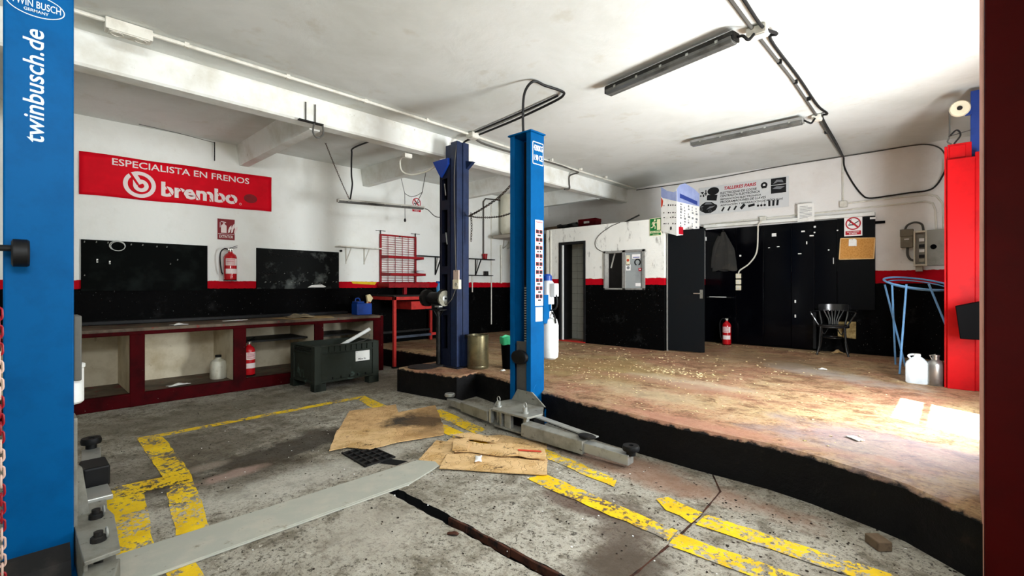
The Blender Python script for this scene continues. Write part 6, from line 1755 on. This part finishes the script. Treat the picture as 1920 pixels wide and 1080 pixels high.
card('light cardboard sheet at the left of the oil-soaked one beside the grate', [(-4.892, 2.578), (-4.758, 3.086), (-4.381, 2.881), (-3.951, 2.562), (-4.27, 2.126)], 0.002, CARD_OIL, 5, 0.012)
card('cardboard sheet soaked with a dark oil stain, left of the lift arm', [(-4.44, 2.83), (-4.365, 3.356), (-3.697, 2.942), (-3.459, 2.758), (-3.582, 2.339), (-3.95, 2.45)], 0.009, CARD_OIL, 3, 0.012)
card('plain cardboard strip along the front of the oil-soaked sheet', [(-4.286, 2.134), (-3.951, 2.562), (-3.586, 2.336), (-3.607, 2.078), (-3.793, 1.974), (-3.816, 1.83)], 0.017, CARD, 8, 0.02)
card('widest cardboard sheet under the torn pieces beside the lift carriage', [(-3.364, 2.763), (-3.091, 3.146), (-2.629, 3.254), (-2.342, 2.905), (-2.781, 2.586), (-3.088, 2.496), (-3.221, 2.511)], 0.002, CARD, 12, 0.01)
card('left cardboard flap of the stack touching the end of the floor plate', [(-3.389, 2.618), (-3.213, 2.705), (-2.973, 2.47), (-2.882, 2.278), (-3.121, 2.235)], 0.009, CARD, 14, 0.012)
card('long cardboard sheet at the front edge of the stack beside the lift', [(-3.03, 2.449), (-2.924, 2.599), (-2.331, 2.885), (-2.169, 2.685), (-2.844, 2.227)], 0.016, CARD, 27, 0.012)
TORN = card('torn cardboard strip with a red mark on top of the widest sheet', [(-3.184, 2.657), (-3.10, 2.76), (-3.0, 2.79), (-2.915, 2.836), (-2.86, 2.93), (-2.799, 2.981), (-2.504, 3.078), (-2.34, 2.876), (-2.42, 2.86), (-2.47, 2.816), (-2.56, 2.80), (-2.64, 2.70), (-2.824, 2.626), (-2.9, 2.60), (-3.004, 2.507)], 0.026, CARD, 16, 0.02)
card('small torn cardboard scrap on top of the sheets beside the lift', [(-3.223, 2.677), (-3.152, 2.802), (-2.99, 2.66), (-2.928, 2.579), (-3.017, 2.495)], 0.038, CARD, 23, 0.02)
card('narrow torn cardboard flap under the lift carriage edge', [(-3.342, 2.763), (-3.31, 2.86), (-3.278, 2.927), (-2.958, 2.984), (-2.93, 2.93), (-2.891, 2.876), (-3.0, 2.85), (-3.141, 2.792)], 0.03, CARD, 31, 0.02)
rm = MB()
rm.poly([(-2.65, 2.893, 0.0385), (-2.49, 3.0, 0.0385), (-2.46, 2.975, 0.0385), (-2.62, 2.868, 0.0385)])
rm.build('red_print', PRINTOR, TORN, world=True)
crumple('paper_scrap', 'small white scrap lying on the front cardboard sheet', 'paper', (-2.74, 2.53, 0.028), 0.05, 0.12, 0.01, PAPER, 33, 0.8, 5)

bk = thing('wooden_block', 'dirty square wooden block on the floor below the platform step', 'block', (-0.30, 3.18, 0.002), 0.75)
MB().box(-0.037, -0.05, 0, 0.037, 0.05, 0.05).build('block', WOODBLK, bk, bev=0.005)

# scattered litter: flakes of paint, grit, leaves
def litter(name, label, cat, m, regions, z, seed):
    r = random.Random(seed)
    b = MB()
    for (cx, cy, sx, sy, n, s0, s1) in regions:
        for k in range(n):
            x, y = r.gauss(cx, sx), r.gauss(cy, sy)
            if z > 0.1 and y < 3.80 + max(0, -x - 2.6) * 0.25:
                continue
            if z > 0.1 and (x > -0.45 or y > 9.1 or x < -7.5 or (y > 7.3 and x < -3.4)):
                continue
            if z < 0.1 and (y > 3.4 or x < -6.7):
                continue
            s = r.uniform(s0, s1)
            k2 = r.randint(4, 6)
            a0 = r.uniform(0, 6)
            pts = []
            for j in range(k2):
                a = a0 + 2 * PI * j / k2
                q = s * r.uniform(0.5, 1.0)
                pts.append((x + q * math.cos(a), y + q * math.sin(a) * 0.8))
            h0 = r.uniform(0.002, 0.006)
            tilt = r.uniform(-.15, .15)
            n0 = len(b.v)
            b.v += [(p[0], p[1], z + 0.001) for p in pts] + [(p[0], p[1], z + h0 + max(0, tilt * (p[0] - x))) for p in pts]
            b.f += [tuple(range(n0 + 2 * k2 - 1, n0 + k2 - 1, -1))] + [(n0 + i, n0 + (i + 1) % k2, n0 + k2 + (i + 1) % k2, n0 + k2 + i) for i in range(k2)]
            b.m += [0] * (k2 + 1)
    o = b.build(name, m, kind='stuff')
    tag(o, label, cat)
litter('paint_flakes', 'pale flakes of fallen paint scattered over the raised floor', 'flakes', FLAKE, [(-3.6, 5.4, 0.9, 0.7, 230, .004, .017), (-2.55, 5.75, 0.28, 0.12, 90, .006, .026), (-3.5, 5.0, 0.5, 0.15, 60, .004, .018), (-2.2, 6.2, 1.2, 1.2, 130, .004, .015), (-3.9, 6.9, 1.0, 0.25, 60, .01, .03), (-1.6, 4.6, 0.8, 0.6, 90, .005, .016), (-2.2, 8.95, 0.8, 0.08, 45, .008, .022), (-4.75, 3.9, 0.12, 0.08, 14, .008, .02)], HP, 41)
litter('floor_grit', 'dark grit and dirt crumbs scattered over the grey concrete floor', 'grit', DARKBIT, [(-2.0, 2.4, 1.2, 0.7, 240, .003, .010), (-0.6, 3.0, 0.5, 0.3, 120, .004, .012), (-3.8, 1.6, 1.2, 0.8, 160, .003, .010)], 0.0, 43)
litter('pale_grit', 'pale paper and plaster crumbs scattered over the concrete floor', 'grit', PAPER, [(-1.8, 2.6, 1.0, 0.6, 70, .003, .010), (-3.8, 1.7, 1.2, 0.8, 60, .003, .008)], 0.0, 47)
crumple('paper_scrap', 'torn pale paper near the front edge of the raised floor', 'paper', (-0.52, 4.10, HP + 0.001), 0.05, 0.10, 0.012, PAPER, 51, 0.9, 5)
crumple('paper_scrap', 'pale paper scrap on the raised floor in front of the bentwood chair', 'paper', (-1.25, 7.2, HP + 0.001), 0.09, 0.05, 0.02, PAPER, 53, 0.3, 5)
crumple('dry_leaf', 'curled brown leaf on the concrete by the long slot', 'leaf', (-2.05, 1.70, 0.002), 0.06, 0.03, 0.02, RUST, 55, 0.5, 5)

struct(MB().box(0.58, 4.27, 1.865, 0.62, 5.35, 1.90).build('trim_transom', FRAMEG))
